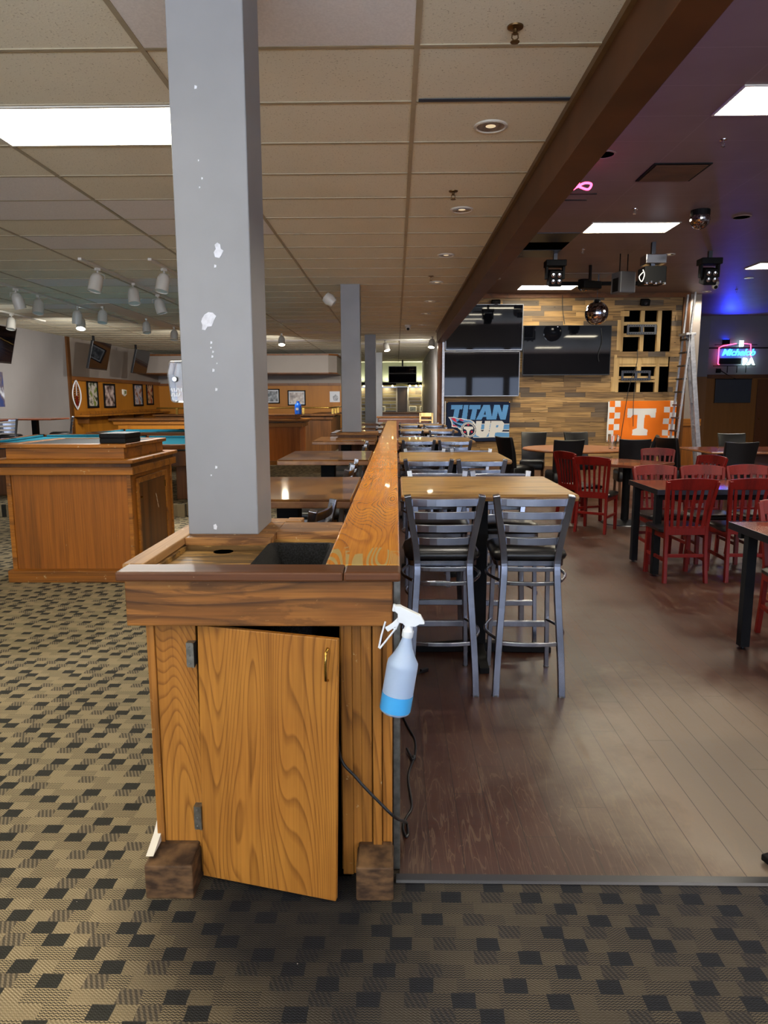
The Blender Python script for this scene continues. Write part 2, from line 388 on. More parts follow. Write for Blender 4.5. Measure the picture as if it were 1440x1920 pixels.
def picture(name, a, b, c, sc=6):
    m = pm(name, a, .25); n = N(m)
    co = n('TexCoord').outputs['Object']
    t = n('TexNoise', {'Vector': co, 'Scale': sc, 'Detail': 3, 'Roughness': .6}).outputs[0]
    n.link(n.ramp(t, [(.36, a), (.48, b), (.62, c)]), 'Base Color'); return m
EXPOSURE = 1.2; RE = 40; RR = 60; SE = 110; WE = 92
# ================================================================ camera
def camera():
    pitch, yaw, roll = math.radians(8.94), math.radians(.98), math.radians(.15)
    fw = Vector((-math.sin(yaw)*math.cos(pitch), math.cos(yaw)*math.cos(pitch), -math.sin(pitch)))
    r = Vector((math.cos(yaw), math.sin(yaw), 0)); u = r.cross(fw)
    r2 = r*math.cos(roll) - u*math.sin(roll); u2 = u*math.cos(roll) + r*math.sin(roll)
    cd = bpy.data.cameras.new('camera'); co = bpy.data.objects.new('camera', cd); COL.objects.link(co)
    cd.sensor_fit = 'VERTICAL'; cd.sensor_height = 36; cd.lens = 1335/1920*36; cd.clip_start = .05; cd.clip_end = 100
    m = Matrix((r2, u2, -fw)).transposed().to_4x4(); m.translation = Vector((0,0,1.58)); co.matrix_world = m
    SC.camera = co
camera()
SC.view_settings.view_transform = 'Standard'; SC.view_settings.look = 'None'
SC.view_settings.gamma = 1; SC.view_settings.use_curve_mapping = False
SC.view_settings.exposure = EXPOSURE
w = bpy.data.worlds.new('World'); SC.world = w; w.use_nodes = True
w.node_tree.nodes['Background'].inputs[0].default_value = (.6,.7,.9,1); w.node_tree.nodes['Background'].inputs[1].default_value = .3

# ================================================================ setting
ZC, ZR = 3.166, 4.0
struct(MB().bx(-8.3,13.1,-5.1,31.1,-.1,0).build('floor', M['carpet']), 'patterned carpet floor in tan and black blocks', 'floor')
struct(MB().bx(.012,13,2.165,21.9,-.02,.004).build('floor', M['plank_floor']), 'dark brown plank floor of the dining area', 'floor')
struct(MB().bx(-8.25,-2.9,9.6,15.8,0,.17).build('floor', M['carpet']), 'raised carpeted platform under the pool tables', 'floor')
mb = MB(); mb.sweep([(.0,2.155,.004),(13,2.155,.004)], [(-.022,0),(.022,0),(.016,.007),(-.016,.007)], (0,0,1))
struct(mb.build('trim_1', M['steel_dk']), 'dark metal strip between carpet and plank floor', 'floor trim')
struct(MB().bx(-8.3,.96,-5.1,31.1,ZC,ZC+.05).build('ceiling', M['tile']), 'aged beige ceiling tiles over the left side', 'ceiling')
struct(MB().bx(.96,13.1,-5.1,22,ZR,ZR+.05).build('ceiling', M['tileR']), 'dark painted ceiling tiles over the dining area', 'ceiling')
mb = MB()
for k in range(-1, 7):
    x = .095 - 1.253*k
    if x < .9: mb.bx(x-.013, x+.013, -5, 31, ZC-.006, ZC+.01)
y = 3.515 - .6125*13
while y < 31:
    mb.bx(-8.25, .95, y-.012, y+.012, ZC-.005, ZC+.01); y += .6125
struct(mb.build('trim_2', M['grid']), 'beige metal grid holding the ceiling tiles', 'ceiling trim')
struct(MB().bx(.95,1.13,-5.1,17.1,2.895,ZR).build('trim_3', M['beam'], bevel=.004), 'long dark brown beam edging the lower ceiling', 'beam')
struct(MB().bx(.925,.95,-5.1,17.1,ZC-.035,ZC).build('trim_4', M['beam_trim']), 'narrow wooden moulding where ceiling meets beam', 'moulding')
struct(MB().bx(.98,1.1,17.0,17.3,0,2.9).build('trim_5', M['trim_wood']), 'brown wooden post ending the plank wall', 'post')

struct(MB().bx(.96,1.2,17.1,31.1,ZC,ZC+.05).build('ceiling', M['tile']), 'beige ceiling strip of the far hall', 'ceiling')
# walls
struct(MB().bx(-8.4,-8.25,-5.1,18.1,0,ZC).build('wall_left', M['wall_grey']), 'plain grey painted side wall', 'wall')
struct(MB().bx(-8.4,-8.25,18.1,25.2,0,2.14).build('wall_left', M['oak_panel']), 'oak panelled side wall with framed pictures', 'wall')
struct(MB().bx(-8.4,-8.25,18.1,25.2,2.14,ZC).build('wall_left', M['wall_beige']), 'pale upper part of the panelled side wall', 'wall')
struct(MB().bx(-8.25,-8.2,18.05,18.2,0,ZC).build('trim_6', M['oak_dark']), 'oak corner post between grey and panelled wall', 'post')
struct(MB().bx(-8.25,-8.19,18.2,25,2.1,2.2).build('trim_7', M['trim_wood']), 'wooden rail along top of panelled wall', 'wall trim')
struct(MB().bx(-8.25,-1.9,25,25.15,0,2.12).build('wall_back', M['oak_panel']), 'oak panelled rear wall behind the bar counter', 'wall')
struct(MB().bx(-8.25,-1.9,25,25.15,2.12,ZC).build('wall_back', M['wall_beige']), 'pale upper rear wall above oak panelling', 'wall')
struct(MB().bx(-8.2,-1.9,24.94,25,2.08,2.16).build('trim_8', M['trim_wood']), 'wooden rail along top of rear panelling', 'wall trim')
mb = MB(); mb.prism([(-8.25,23),(-2.15,23),(-1.9,23.3),(-1.9,25),(-8.25,25)], lambda u,v,d: (u,v,d), 2.45, 2.98)
struct(mb.build('wall_soffit', M['wall_beige']), 'boxed pale soffit above the bar counter', 'soffit')
mb = MB(); mb.prism([(-8.25,22.96),(-2.13,22.96),(-1.86,23.28),(-1.86,25),(-8.25,25)], lambda u,v,d: (u,v,d), 2.98, 3.03)
mb.prism([(-8.25,22.98),(-2.14,22.98),(-1.88,23.29),(-1.88,25),(-8.25,25)], lambda u,v,d: (u,v,d), 2.42, 2.45)
struct(mb.build('trim_9', M['trim_wood']), 'brown trim along the soffit edges', 'wall trim')
struct(MB().bx(-2.0,-1.9,25.15,31,0,ZC).build('wall_partition', M['wall_green']), 'side wall of the far room', 'wall')
struct(MB().bx(-2.0,1.2,31,31.1,2.15,ZC).build('wall_far', M['wall_green']), 'olive painted wall above far room planks', 'wall')
mb = MB(); z = 0
while z < 2.1:
    x = -1.9 - random.random()
    while x < 1.1:
        L = .5 + random.random()*1.2; mb.bx(max(x,-1.9), min(x+L-.004,1.2), 30.97-random.random()*.01, 31.02, z, z+.135) if x+L > -1.88 else None; x += L
    z += .14
struct(mb.build('wall_far', M['planks_dk']), 'far room wall of mixed grey planks', 'wall')
struct(MB().bx(1.1,1.2,17.3,31,0,ZC).build('wall_inner', M['wall_grey']), 'wall running back from the plank wall to the far room', 'wall')
# reclaimed plank wall with the two cut-out openings
OP = [(5.22,6.39,2.71,3.60),(5.16,6.40,1.76,2.61)]
mb = MB(); z = .0; row = 0
H = .1165
while z < 3.95:
    x = 1.1 - random.random()*.8
    segs = []
    while x < 6.62:
        L = random.choice((.45,.6,.8,1.0,1.2))*(.85+.3*random.random()); a, b = max(x,1.1), min(x+L-.002, 6.62); x += L
        if b-a > .02: segs.append((a,b))
    zc = z + H/2
    for a, b in segs:
        parts = [(a,b)]
        for ox0, ox1, oz0, oz1 in OP:
            if oz0 < zc < oz1:
                nx = []
                for p, q in parts:
                    if q <= ox0 or p >= ox1: nx.append((p,q)); continue
                    if p < ox0: nx.append((p, ox0 - random.choice((0,0,.0))))
                    if q > ox1: nx.append((ox1, q))
                parts = nx
        for p, q in parts:
            if q-p > .01: mb.bx(p, q, 17.1-random.random()*.012, 17.14, z+.0012, z+H)
    z += H; row += 1
struct(mb.build('wall_planks', M['planks']), 'feature wall of reclaimed brown planks behind the screens', 'wall')
struct(MB().bx(1.1,6.75,17.28,17.4,0,ZR).build('wall_planks', M['void']), 'dark cavity backing behind the plank wall', 'wall')
mb = MB()
for ox0, ox1, oz0, oz1 in OP:
    for x in (ox0+.04, (ox0+ox1)/2-.07, ox1-.26): mb.bx(x-.045, x+.045, 17.15, 17.24, oz0-.02, oz1+.02)
mb.bx(5.0,5.16,17.141,17.15,0,.02)
for z0, z1, a, b in ((3.28,3.36,5.22,6.1),(3.02,3.1,5.22,5.72),(2.05,2.12,5.16,6.1),(2.4,2.59,5.16,6.38),(2.34,2.39,5.16,6.38),(1.98,2.03,5.16,6.1)): mb.bx(a, b, 17.145, 17.2, z0, z1)
for x0, x1, z0, z1 in ((5.14,5.22,2.71,3.4),(5.2,5.4,3.48,3.6),(5.05,5.16,1.76,2.1),(5.1,5.16,2.1,2.61)): mb.bx(x0, x1, 17.085, 17.1, z0, z1)
struct(mb.build('trim_10', M['pine']), 'raw pine studs showing in the wall openings', 'studs')
struct(MB().bx(1.1,6.76,17.04,17.1,3.9,ZR).build('trim_11', M['trim_wood']), 'wooden trim along top of the plank wall', 'wall trim')
struct(MB().bx(6.62,6.78,17.05,17.4,0,ZR).build('trim_12', M['oak_dark']), 'brown edge board ending the plank wall', 'wall trim')
struct(MB().bx(6.78,6.86,17.1,17.5,2.55,3.92).build('wall_stub', M['wall_beige']), 'short beige wall panel beside the plank wall', 'wall')
# right rear alcove
struct(MB().bx(9.25,13.1,21.7,21.8,2.24,ZR).build('wall_rear', M['wall_upper']), 'grey upper wall around the neon sign', 'wall')
struct(MB().bx(9.25,13.1,21.7,21.8,0,2.24).build('wall_rear', M['oak_panel_dk']), 'dark oak panelled wall with flat panel', 'wall')
mb = MB(); mb.prism([(9.25,21.7),(9.25,21.8),(6.7,23.1),(6.6,23.0)], lambda u,v,d: (u,v,d), 2.24, ZR)
struct(mb.build('wall_angled', M['wall_upper']), 'angled grey upper wall beside the neon sign', 'wall')
mb = MB(); mb.prism([(9.25,21.7),(9.25,21.8),(6.7,23.1),(6.6,23.0)], lambda u,v,d: (u,v,d), 0, 2.24)
struct(mb.build('wall_angled', M['oak_panel_dk']), 'angled dark oak panelling behind the ladder', 'wall')
struct(MB().bx(1.2,6.7,23,23.1,0,ZR).build('wall_rear', M['wall_upper']), 'hidden rear wall behind the plank wall', 'wall')
struct(MB().bx(1.2,13.1,22,23.2,ZR,ZR+.05).build('ceiling', M['tileR']), 'strip of dark ceiling over the alcove', 'ceiling')
struct(MB().bx(9.25,13,21.66,21.7,2.19,2.3).build('trim_13', M['beam']), 'dark wooden rail above the alcove panelling', 'wall trim')
struct(MB().bx(9.25,13,21.68,21.7,3.05,3.09).build('trim_14', M['blackm']), 'thin black picture rail above the neon sign', 'wall trim')
d = struct(MB().bx(10.75,11.8,21.66,21.7,0,2.16).build('door_1', wood('door_brown','5c3316','472610','Z',2,.5,.4), bevel=.004), 'dark brown door in the alcove wall', 'door')
MB().lathe([(.0,0),(.03,0),(.03,.03),(.012,.05)], (10.85,21.66,1.0), 12, Matrix.Rotation(PI/2,4,'X')).build('door_knob', M['brass'], d, smooth=40)
struct(MB().bx(13,13.1,-5.1,22,0,ZR).build('wall_right', M['wall_upper']), 'grey wall on the far right of the dining area', 'wall')
# street front behind the camera, glazed
mb = MB(); mb.bx(-8.3,13.1,-5.1,-5,0,.5); mb.bx(-8.3,13.1,-5.1,-5,2.75,ZR)
for k in range(-8, 15, 2): mb.bx(k-.25 if k > -8 else -8.3, min(k+.1,13.1), -5.1, -5, .5, 2.75)
struct(mb.build('wall_front', M['wall_grey']), 'street front wall behind the camera', 'wall')
i = 0
for k in range(-8, 12, 2):
    i += 1
    wo = struct(MB().bx(k+.1,k+1.75,-5.08,-5.06,.5,2.75).build('window_%d' % i, M['day']), 'bright daylight window of the street front', 'window')
# columns
def col(x, y, z0, label, s=.268, dy=.29, mat='grey_col', z1=None):
    o = MB().bx(x-s/2, x+s/2, y, y+dy, z0, z1 or ZC).build('column', M[mat], bevel=.004)
    return tag(o, label, 'column')
c1 = col(-.661, 2.675, 1.072, 'grey square column with chipped paint rising from oak service cabinet')
c2 = col(-.636, 10.2, 1.13, 'second grey column along the counter rail, with white lamp beside its top')
c3 = col(-.636, 17.9, 0, 'third grey column along the counter rail, behind the bar tables')
c4 = col(-.6, 24.6, 0, 'fourth grey column, farthest from the camera and half hidden')
def chip(cx, cz, pts, s=1):
    mb = MB(); mb.prism([(cx+a*s, cz+b*s) for a, b in pts], lambda u,v,d: (u,d,v), 2.6735, 2.676)
    mb.build('paint_chip', M['plaster'], c1)['label'] = 'white patch of bare plaster'
chip(-.688, 1.865, [(-.024,-.028),(-.012,-.03),(-.004,-.018),(.012,-.016),(.018,-.004),(.022,.006),(.03,.02),(.018,.032),(.002,.034),(-.012,.026),(-.022,.012),(-.026,.0),(-.022,-.012)])
chip(-.642, 2.12, [(-.012,-.028),(.004,-.032),(.012,-.02),(.02,-.006),(.01,.0),(.008,.016),(-.002,.022),(-.012,.014),(-.008,.0),(-.016,-.012)])
chip(-.692, 1.103, [(-.006,-.01),(.004,-.012),(.007,.0),(.002,.01),(-.007,.006)])
for q, (a, b) in enumerate(((-.68,1.79),(-.682,1.772),(-.675,1.757),(-.678,1.74),(-.662,1.715),(-.676,1.69),(-.7,2.42),(-.69,2.36),(-.7,2.33),(-.70,2.66),(-.68,1.33),(-.7,1.30),(-.668,1.62),(-.655,2.06))):
    chip(a, b, [(-.003,-.004),(.003,-.003),(.004,.003),(-.002,.005)], .6+random.random()*.8)
pl = MB(); pl.prism([(-.87,2.64),(-.455,2.64),(-.455,2.99),(-.87,2.99)], lambda u,v,d: (u,v,d), 0, .01); pl.bm.free()
# thermostat cover on the left face of the first column
t = thing('thermostat_guard', 'clear acrylic lock box fixed to left face of chipped grey column', 'lock box', (-.794,2.81,1.65))
mb = MB()
mb.bx(-.012,0,-.075,.075,-.085,.085); mb.build('backplate', M['acryl'], t, bevel=.003)
mb = MB(); prof = [(-.068,-.07),(-.075,0),(-.078,.03),(-.068,.078),(-.012,.08),(-.012,-.078),(-.06,-.078)]
mb.loft([[(a, y, b) for a, b in prof] for y in (-.068,.068)]); mb.build('cover', M['acryl'], t, bevel=.006)
mb = MB(); mb.lathe([(0,0),(.011,0),(.011,.012),(.008,.016),(0,.016)], (-.045,-.068,.01), 16, Matrix.Rotation(PI/2,4,'X')); mb.build('lock', M['chrome'], t, smooth=40)
mb = MB()
for k in range(9): mb.box((-.06+.009*(k%5), -.0695, -.03-.018*(k//5)), (.005,.001,.014), ry=.4*(k%3-1))
mb.build('raised_lettering', M['label_w'], t)

# ================================================================ front service cabinet
cab = thing('service_cabinet', 'worn oak service cabinet with door ajar, foremost in the room', 'cabinet', (-.41,2.1,0))
def cp(mb, name, mat, par=cab, **k):
    bmesh.ops.translate(mb.bm, verts=mb.bm.verts, vec=Vector((.41,-2.1,0)) if par is cab else (0,0,0))
    return mb.build(name, mat, par, **k)
Z0, Z1 = 1.045, 1.075
mb = MB(); mb.bx(-.84,-.158,2.055,2.165,Z0,Z1); cp(mb, 'top_front_rail', M['oak_edge'], bevel=.006)
mb = MB(); mb.bx(-.157,.014,2.055,2.156,Z0,Z1); cp(mb, 'top_end_piece', M['oak_edge'], bevel=.008)['label'] = 'darker mitred end piece of top'
mb = MB(); mb.bx(-.86,-.79,2.165,3.05,Z0,Z1); cp(mb, 'top_side_rail', M['oak_side'], bevel=.005)
mb = MB(); mb.bx(-.79,-.467,2.60,3.05,Z0-.005,Z1-.002); mb.bx(-.467,-.222,2.72,2.95,Z0-.005,Z1-.002); cp(mb, 'top_back_ledge', M['oak_top'], bevel=.004)
mb = MB(); mb.bx(-.467,-.40,2.96,3.06,Z0,Z1); cp(mb, 'top_corner_block', M['oak_top'], bevel=.004)
mb = MB(); mb.bx(-.79,-.47,2.165,2.62,.99,1.03); mb.bx(-.475,-.222,2.60,2.74,.99,1.03); cp(mb, 'well_floor', M['oak_tray'])
mb = MB(); mb.bx(-.79,-.467,2.588,2.60,1.03,Z0); mb.bx(-.79,-.778,2.165,2.6,1.03,Z0); mb.bx(-.467,-.222,2.712,2.724,1.03,Z0); mb.bx(-.478,-.467,2.588,2.72,1.03,Z0); cp(mb, 'well_lining', M['oak_tray'])
mb = MB(); mb.lathe([(0,0),(.036,0),(.036,.0015),(0,.0015)], (-.635,2.555,1.0297), 24); cp(mb, 'cable_hole', M['void'])['label'] = 'round dark cable hole in well floor'
mb = MB(); mb.bx(-.826,-.012,2.09,2.112,.897,Z0); cp(mb, 'front_fascia', M['oak_fascia'], bevel=.004)
mb = MB(); mb.bx(-.826,-.804,2.113,3.04,.897,Z0); cp(mb, 'side_fascia', M['oak_fascia'], bevel=.004)
mb = MB(); mb.bx(-.022,-.012,2.113,2.157,.897,Z0); cp(mb, 'side_fascia', M['oak_fascia'], bevel=.002)
mb = MB(); mb.bx(-.79,-.765,2.15,2.17,.02,.897); cp(mb, 'left_stile', M['oak_v'], bevel=.003)
mb = MB(); mb.bx(-.765,-.635,2.158,2.175,.02,.897); cp(mb, 'left_panel', M['oak_door'], bevel=.002)
mb = MB(); mb.bx(-.79,-.77,2.172,3.03,.02,.897); mb.bx(-.79,-.03,3.0,3.02,.02,.897); cp(mb, 'carcass_side', M['oak_v'])
mb = MB(); mb.bx(-.18,-.03,2.18,2.19,.02,.897); cp(mb, 'front_backing', M['oak_v'])
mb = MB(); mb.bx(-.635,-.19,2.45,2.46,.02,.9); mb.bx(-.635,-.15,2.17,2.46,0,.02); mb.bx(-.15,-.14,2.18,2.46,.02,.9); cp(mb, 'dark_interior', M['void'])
for x0, x1, yy, nm in ((-.175,-.14,2.152,'inner_stile'),(-.14,-.112,2.158,'reeded_moulding'),(-.112,-.078,2.158,'reeded_moulding'),(-.074,-.046,2.143,'corner_moulding'),(-.044,-.012,2.165,'end_board')):
    mb = MB(); mb.bx(x0, x1, yy, 2.18, .02, .897); cp(mb, nm, M['oak_v'], bevel=.0025)
mb = MB(); mb.bx(-.01,.014,2.20,2.222,.005,1.04); cp(mb, 'edge_strip', M['zinc'], bevel=.003)['label'] = 'dark metal edge strip at floor corner'
for x0, x1 in ((-.803,-.648),(-.127,-.008)):
    mb = MB(); mb.bx(x0, x1, 2.05, 2.175, 0, .118); mb.prism([(2.055,.118),(2.165,.118),(2.165,.135),(2.14,.135)], lambda u,v,d: (d,u,v), x0+.004, x1-.004); cp(mb, 'foot_block', M['foot'], bevel=.006)
mb = MB(); mb.prism([(2.07,.137),(2.20,.137),(2.20,.2),(2.15,.165)], lambda u,v,d: (d,u,v), -.802, -.778); cp(mb, 'broken_corner', M['pale'])['label'] = 'pale splintered corner above foot'
dr = None
mb = MB(); mb.bx(0,.462,-.01,.01,.025,.885); door = mb.build('door', M['oak_door'], cab, bevel=.003)
door.location = (-.637+.41, 2.142-2.1, 0); door.rotation_euler = (math.radians(-.5), math.radians(1.0), math.radians(-13.5))
mb = MB(); mb.tube([(.432,-.012,.755),(.432,-.03,.762),(.432,-.034,.79),(.432,-.034,.82),(.432,-.03,.848),(.432,-.012,.855)], .0045, 10); mb.build('handle', M['brass'], door, smooth=60)
for zc in (.79,.234):
    mb = MB(); mb.bx(-.657+.41,-.638+.41,2.128-2.1,2.133-2.1,zc-.04,zc+.04); mb.bx(-.639+.41,-.634+.41,2.124-2.1,2.136-2.1,zc-.04,zc+.04)
    for q in (-.028,0,.028): mb.sphere((-.648+.41,2.128-2.1,zc+q), .0035, 8, 6)
    mb.bx(-.66+.41,-.634+.41,2.133-2.1,2.16-2.1,zc-.038,zc+.038)
    mb.build('hinge', M['zinc'], cab)
# black mesh pouch hanging in the well
mb = MB()
def ring(x0,x1,y0,y1,z,r=.04,n=5):
    out = []
    for cx, cy, a0 in ((x1-r,y0+r,-PI/2),(x1-r,y1-r,0),(x0+r,y1-r,PI/2),(x0+r,y0+r,PI)):
        for k in range(n+1): out.append((cx+r*math.cos(a0+PI/2*k/n), cy+r*math.sin(a0+PI/2*k/n), z))
    return out
mb.loft([ring(-.467,-.228,2.17,2.585,1.05,.03),ring(-.47,-.226,2.168,2.59,1.058,.03),ring(-.455,-.238,2.18,2.575,1.058,.03),ring(-.42,-.265,2.2,2.555,1.0,.04),ring(-.41,-.27,2.21,2.55,.8,.04)], cap=False)
mb.face(ring(-.41,-.27,2.21,2.55,.8,.04))
tag(mb.build('mesh_pouch', M['mesh'], smooth=60), 'black mesh pouch sunk into the top of the oak service cabinet', 'pouch')

# half wall with lacquered rail
hw = thing('half_wall', 'long half wall with glossy lacquered oak rail dividing the room', 'half wall', (-.1,10,0))
mb = MB(); mb.bx(-.122,.112,-7.844,7.8,1.035,1.075); mb.build('rail_cap', M['rail'], hw, bevel=.008, seg=3)
mb = MB(); mb.bx(-.07,.07,-7.0,7.75,0,1.035); mb.bx(.055,.086,-7.815,-7.0,0,1.035); mb.bx(-.07,.07,-7.0,-6.98,0,1.035); mb.build('wall_panel', M['oak_dark'], hw)
mb = MB(); mb.bx(.088,.1,-7.78,7.75,.005,.1); mb.build('base_trim', M['black'], hw)

# spray bottle hooked on the cabinet end
sb = thing('spray_bottle', 'translucent spray bottle with blue cleaner hung on cabinet corner', 'spray bottle', (-.005,2.085,.622))
sb.rotation_euler = (0, math.radians(9), 0)
mb = MB(); mb.lathe([(.0,0),(.036,.0),(.046,.007),(.048,.022),(.048,.155),(.047,.168),(.036,.186),(.023,.213),(.0155,.24),(.0145,.258),(.0145,.262)], (0,0,0), 28); mb.build('bottle_body', M['bottle'], sb, smooth=50)
mb = MB(); mb.lathe([(0,.004),(.036,.004),(.0485,.013),(.0488,.022),(.0488,.066),(.0,.0665)], (0,0,0), 28); mb.build('cleaner_liquid', M['liquid'], sb, smooth=50)['label'] = 'bright blue liquid in the bottom'
mb = MB(); mb.lathe([(.0165,.248),(.0175,.25),(.0175,.268),(.014,.272),(.012,.285),(0,.285)], (0,0,0), 20); mb.build('collar', M['sprayw'], sb, smooth=40)
mb = MB(); side = [(-.052,.325),(-.052,.34),(-.035,.343),(-.03,.34),(.03,.322),(.045,.302),(.044,.298),(.03,.296),(.018,.286),(-.012,.283),(-.02,.29),(-.036,.292),(-.04,.318)]
mb.loft([[(a, y, b) for a, b in side] for y in (-.012,.012)]); mb.build('trigger_head', M['sprayw'], sb, bevel=.003)
mb = MB(); mb.bar([(-.03,0,.3),(-.045,0,.28),(-.066,0,.26)], .016, .006, (0,1,0)); mb.build('trigger_lever', M['sprayw'], sb, bevel=.002)
mb = MB(); mb.tube([(-.033,0,.288),(-.038,0,.27),(-.062,0,.225),(-.077,0,.198),(-.08,0,.2),(-.078,0,.24),(-.073,0,.285)], .003, 8); mb.tube([(-.07,0,.268),(-.035,0,.268)], .0025, 6); mb.build('trigger_guard', M['sprayw'], sb, smooth=60)
mb = MB(); mb.bx(-.058,-.05,-.008,.008,.322,.343); mb.build('nozzle', M['sprayw'], sb, bevel=.002)
# cord coming out of the door gap and trailing on the floor
mb = MB()
def cr(P, n=6):
    out = []; P = [Vector(p) for p in P]; P = [P[0]] + P + [P[-1]]
    for i in range(1, len(P)-2):
        for k in range(n):
            t = k/n; a, b, c, d = P[i-1], P[i], P[i+1], P[i+2]
            out.append(.5*((2*b)+(c-a)*t+(2*a-5*b+4*c-d)*t*t+(3*b-3*c+d-a)*t**3))
    return out + [P[-1]]
mb.tube(cr([(-.2,2.4,.55),(-.183,2.13,.468),(-.123,2.10,.392),(-.047,2.10,.305),(0,2.12,.245),(.03,2.3,.12),(.04,2.46,.01),(.045,2.4,.009),(.036,2.38,.009),(.026,2.44,.009),(.04,2.5,.01),(.062,2.58,.009),(.052,2.8,.009),(.085,2.98,.009),(.088,3.13,.009),(.056,3.27,.009),(.03,3.42,.009),(.04,3.5,.009),(.1,3.8,.009)]), .0048, 8)
co = tag(mb.build('power_cord', M['cord'], smooth=60), 'black power cord running from cabinet door gap onto plank floor', 'cord')
mb = MB(); mb.tube([(.075,2.93,.012),(.06,2.98,.016),(.05,3.02,.02)], .006, 8); mb.sphere((.078,2.95,.014),.011,10,8); mb.build('cable_tie', M['cord'], co, smooth=50)
mb = MB(); mb.box((.165,3.98,.016),(.05,.022,.022),rz=.6); mb.bar([(.15,3.96,.014),(.115,3.93,.01),(.1,3.85,.008)], .008,.008); mb.bx(.175,.18,3.985,4.01,.012,.02)
tag(mb.build('cable_plug', M['steel_dk'], bevel=.003), 'small grey cable plug on floor under nearest bar table', 'plug')
# ================================================================ metal bar stools
def rr(x0,x1,y0,y1,z,r,n=5):
    out = []
    for cx, cy, a0 in ((x1-r,y0+r,-PI/2),(x1-r,y1-r,0),(x0+r,y1-r,PI/2),(x0+r,y0+r,PI)):
        for k in range(n+1): out.append((cx+r*math.cos(a0+PI/2*k/n), cy+r*math.sin(a0+PI/2*k/n), z))
    return out
def make_stool(label, group):
    t = thing('bar_stool', label, 'bar stool', (0,0,0), 0, group)
    mb = MB()
    for z, d in ((.735,.03),(.742,.005),(.765,0),(.785,.012),(.797,.04),(.802,.09)):
        pass
    mb.loft([rr(-.205+d,.205-d,-.185+d,.205-d,z,.07-d*.3) for z, d in ((.728,.03),(.736,.008),(.755,0),(.775,.008),(.79,.03),(.797,.06))])
    mb.build('seat', M['vinyl'], t, smooth=60)
    mb = MB(); mb.loft([rr(-.185,.185,-.17,.185,z,.05) for z in (.70,.728)]); mb.build('seat_frame', M['steel'], t, smooth=40)
    post = [(.176,-.255,0),(.168,-.24,.2),(.15,-.21,.48),(.14,-.195,.66),(.141,-.19,.74),(.152,-.2,.84),(.18,-.225,1.0),(.194,-.242,1.092)]
    for s in (-1, 1):
        P = [(s*a, b, c) for a, b, c in post]
        mb = MB(); mb.bar(cr(P, 4), .036, .036, (0,1,0)); mb.build('back_post', M['steel'], t, bevel=.003)
        mb = MB(); mb.bar([(s*.172,.185,0),(s*.155,.165,.71)], .026, .026, (0,1,0)); mb.build('front_leg', M['steel'], t, bevel=.003)
        mb = MB(); mb.lathe([(0,0),(.02,0),(.02,.012),(0,.014)], (s*.176,-.255,0), 10); mb.lathe([(0,0),(.017,0),(.017,.01),(0,.012)], (s*.172,.185,0), 10); mb.build('glide', M['zinc'], t)
    def slat(z, hw, y0, bow, h, nm, th=.012):
        pts = [(hw*q, y0-bow*(1-q*q), z) for q in (-1,-.75,-.5,-.25,0,.25,.5,.75,1)]
        mb = MB(); mb.bar(pts, th, h, (0,0,1)) if False else mb.sweep(pts, [(-th/2,-h/2),(th/2,-h/2),(th/2,h/2),(-th/2,h/2)], (0,0,1)); mb.build(nm, M['steel'], t, bevel=.003)
    for z in (1.054,.984,.914,.844): slat(z, .148+(z-.84)*.17, -.197-(z-.84)*.16, .028, .041, 'back_slat')
    slat(.69, .14, -.195, .012, .024, 'rear_rail'); slat(.615, .142, -.2, .022, .022, 'rear_rail'); slat(.29, .162, -.232, .022, .022, 'foot_rail')
    mb = MB(); mb.bar([(-.165,.176,.27),(.165,.176,.27)], .022, .034, (0,0,1)); mb.build('foot_rail', M['steel'], t, bevel=.003)
    for s in (-1, 1):
        for z in (.3,.63):
            pts = [(s*(.16+.055*math.sin(PI*k/8)), -.21+.385*k/8, z) for k in range(9)]
            mb = MB(); mb.tube(pts, .009, 8); mb.build('side_hoop', M['steel'], t, smooth=60)
    return t
ORD = ['first','second','third','fourth','fifth','sixth']
SG = 'ladder-back metal bar stools at the right-hand bar tables'
stool0 = None
def stool(x, y, rz, label, group):
    global stool0
    if stool0 is None:
        stool0 = make_stool(label, group); stool0.location = (x,y,0); stool0.rotation_euler = (0,0,rz); return stool0
    return dup(stool0, (x,y,0), rz, label, group)

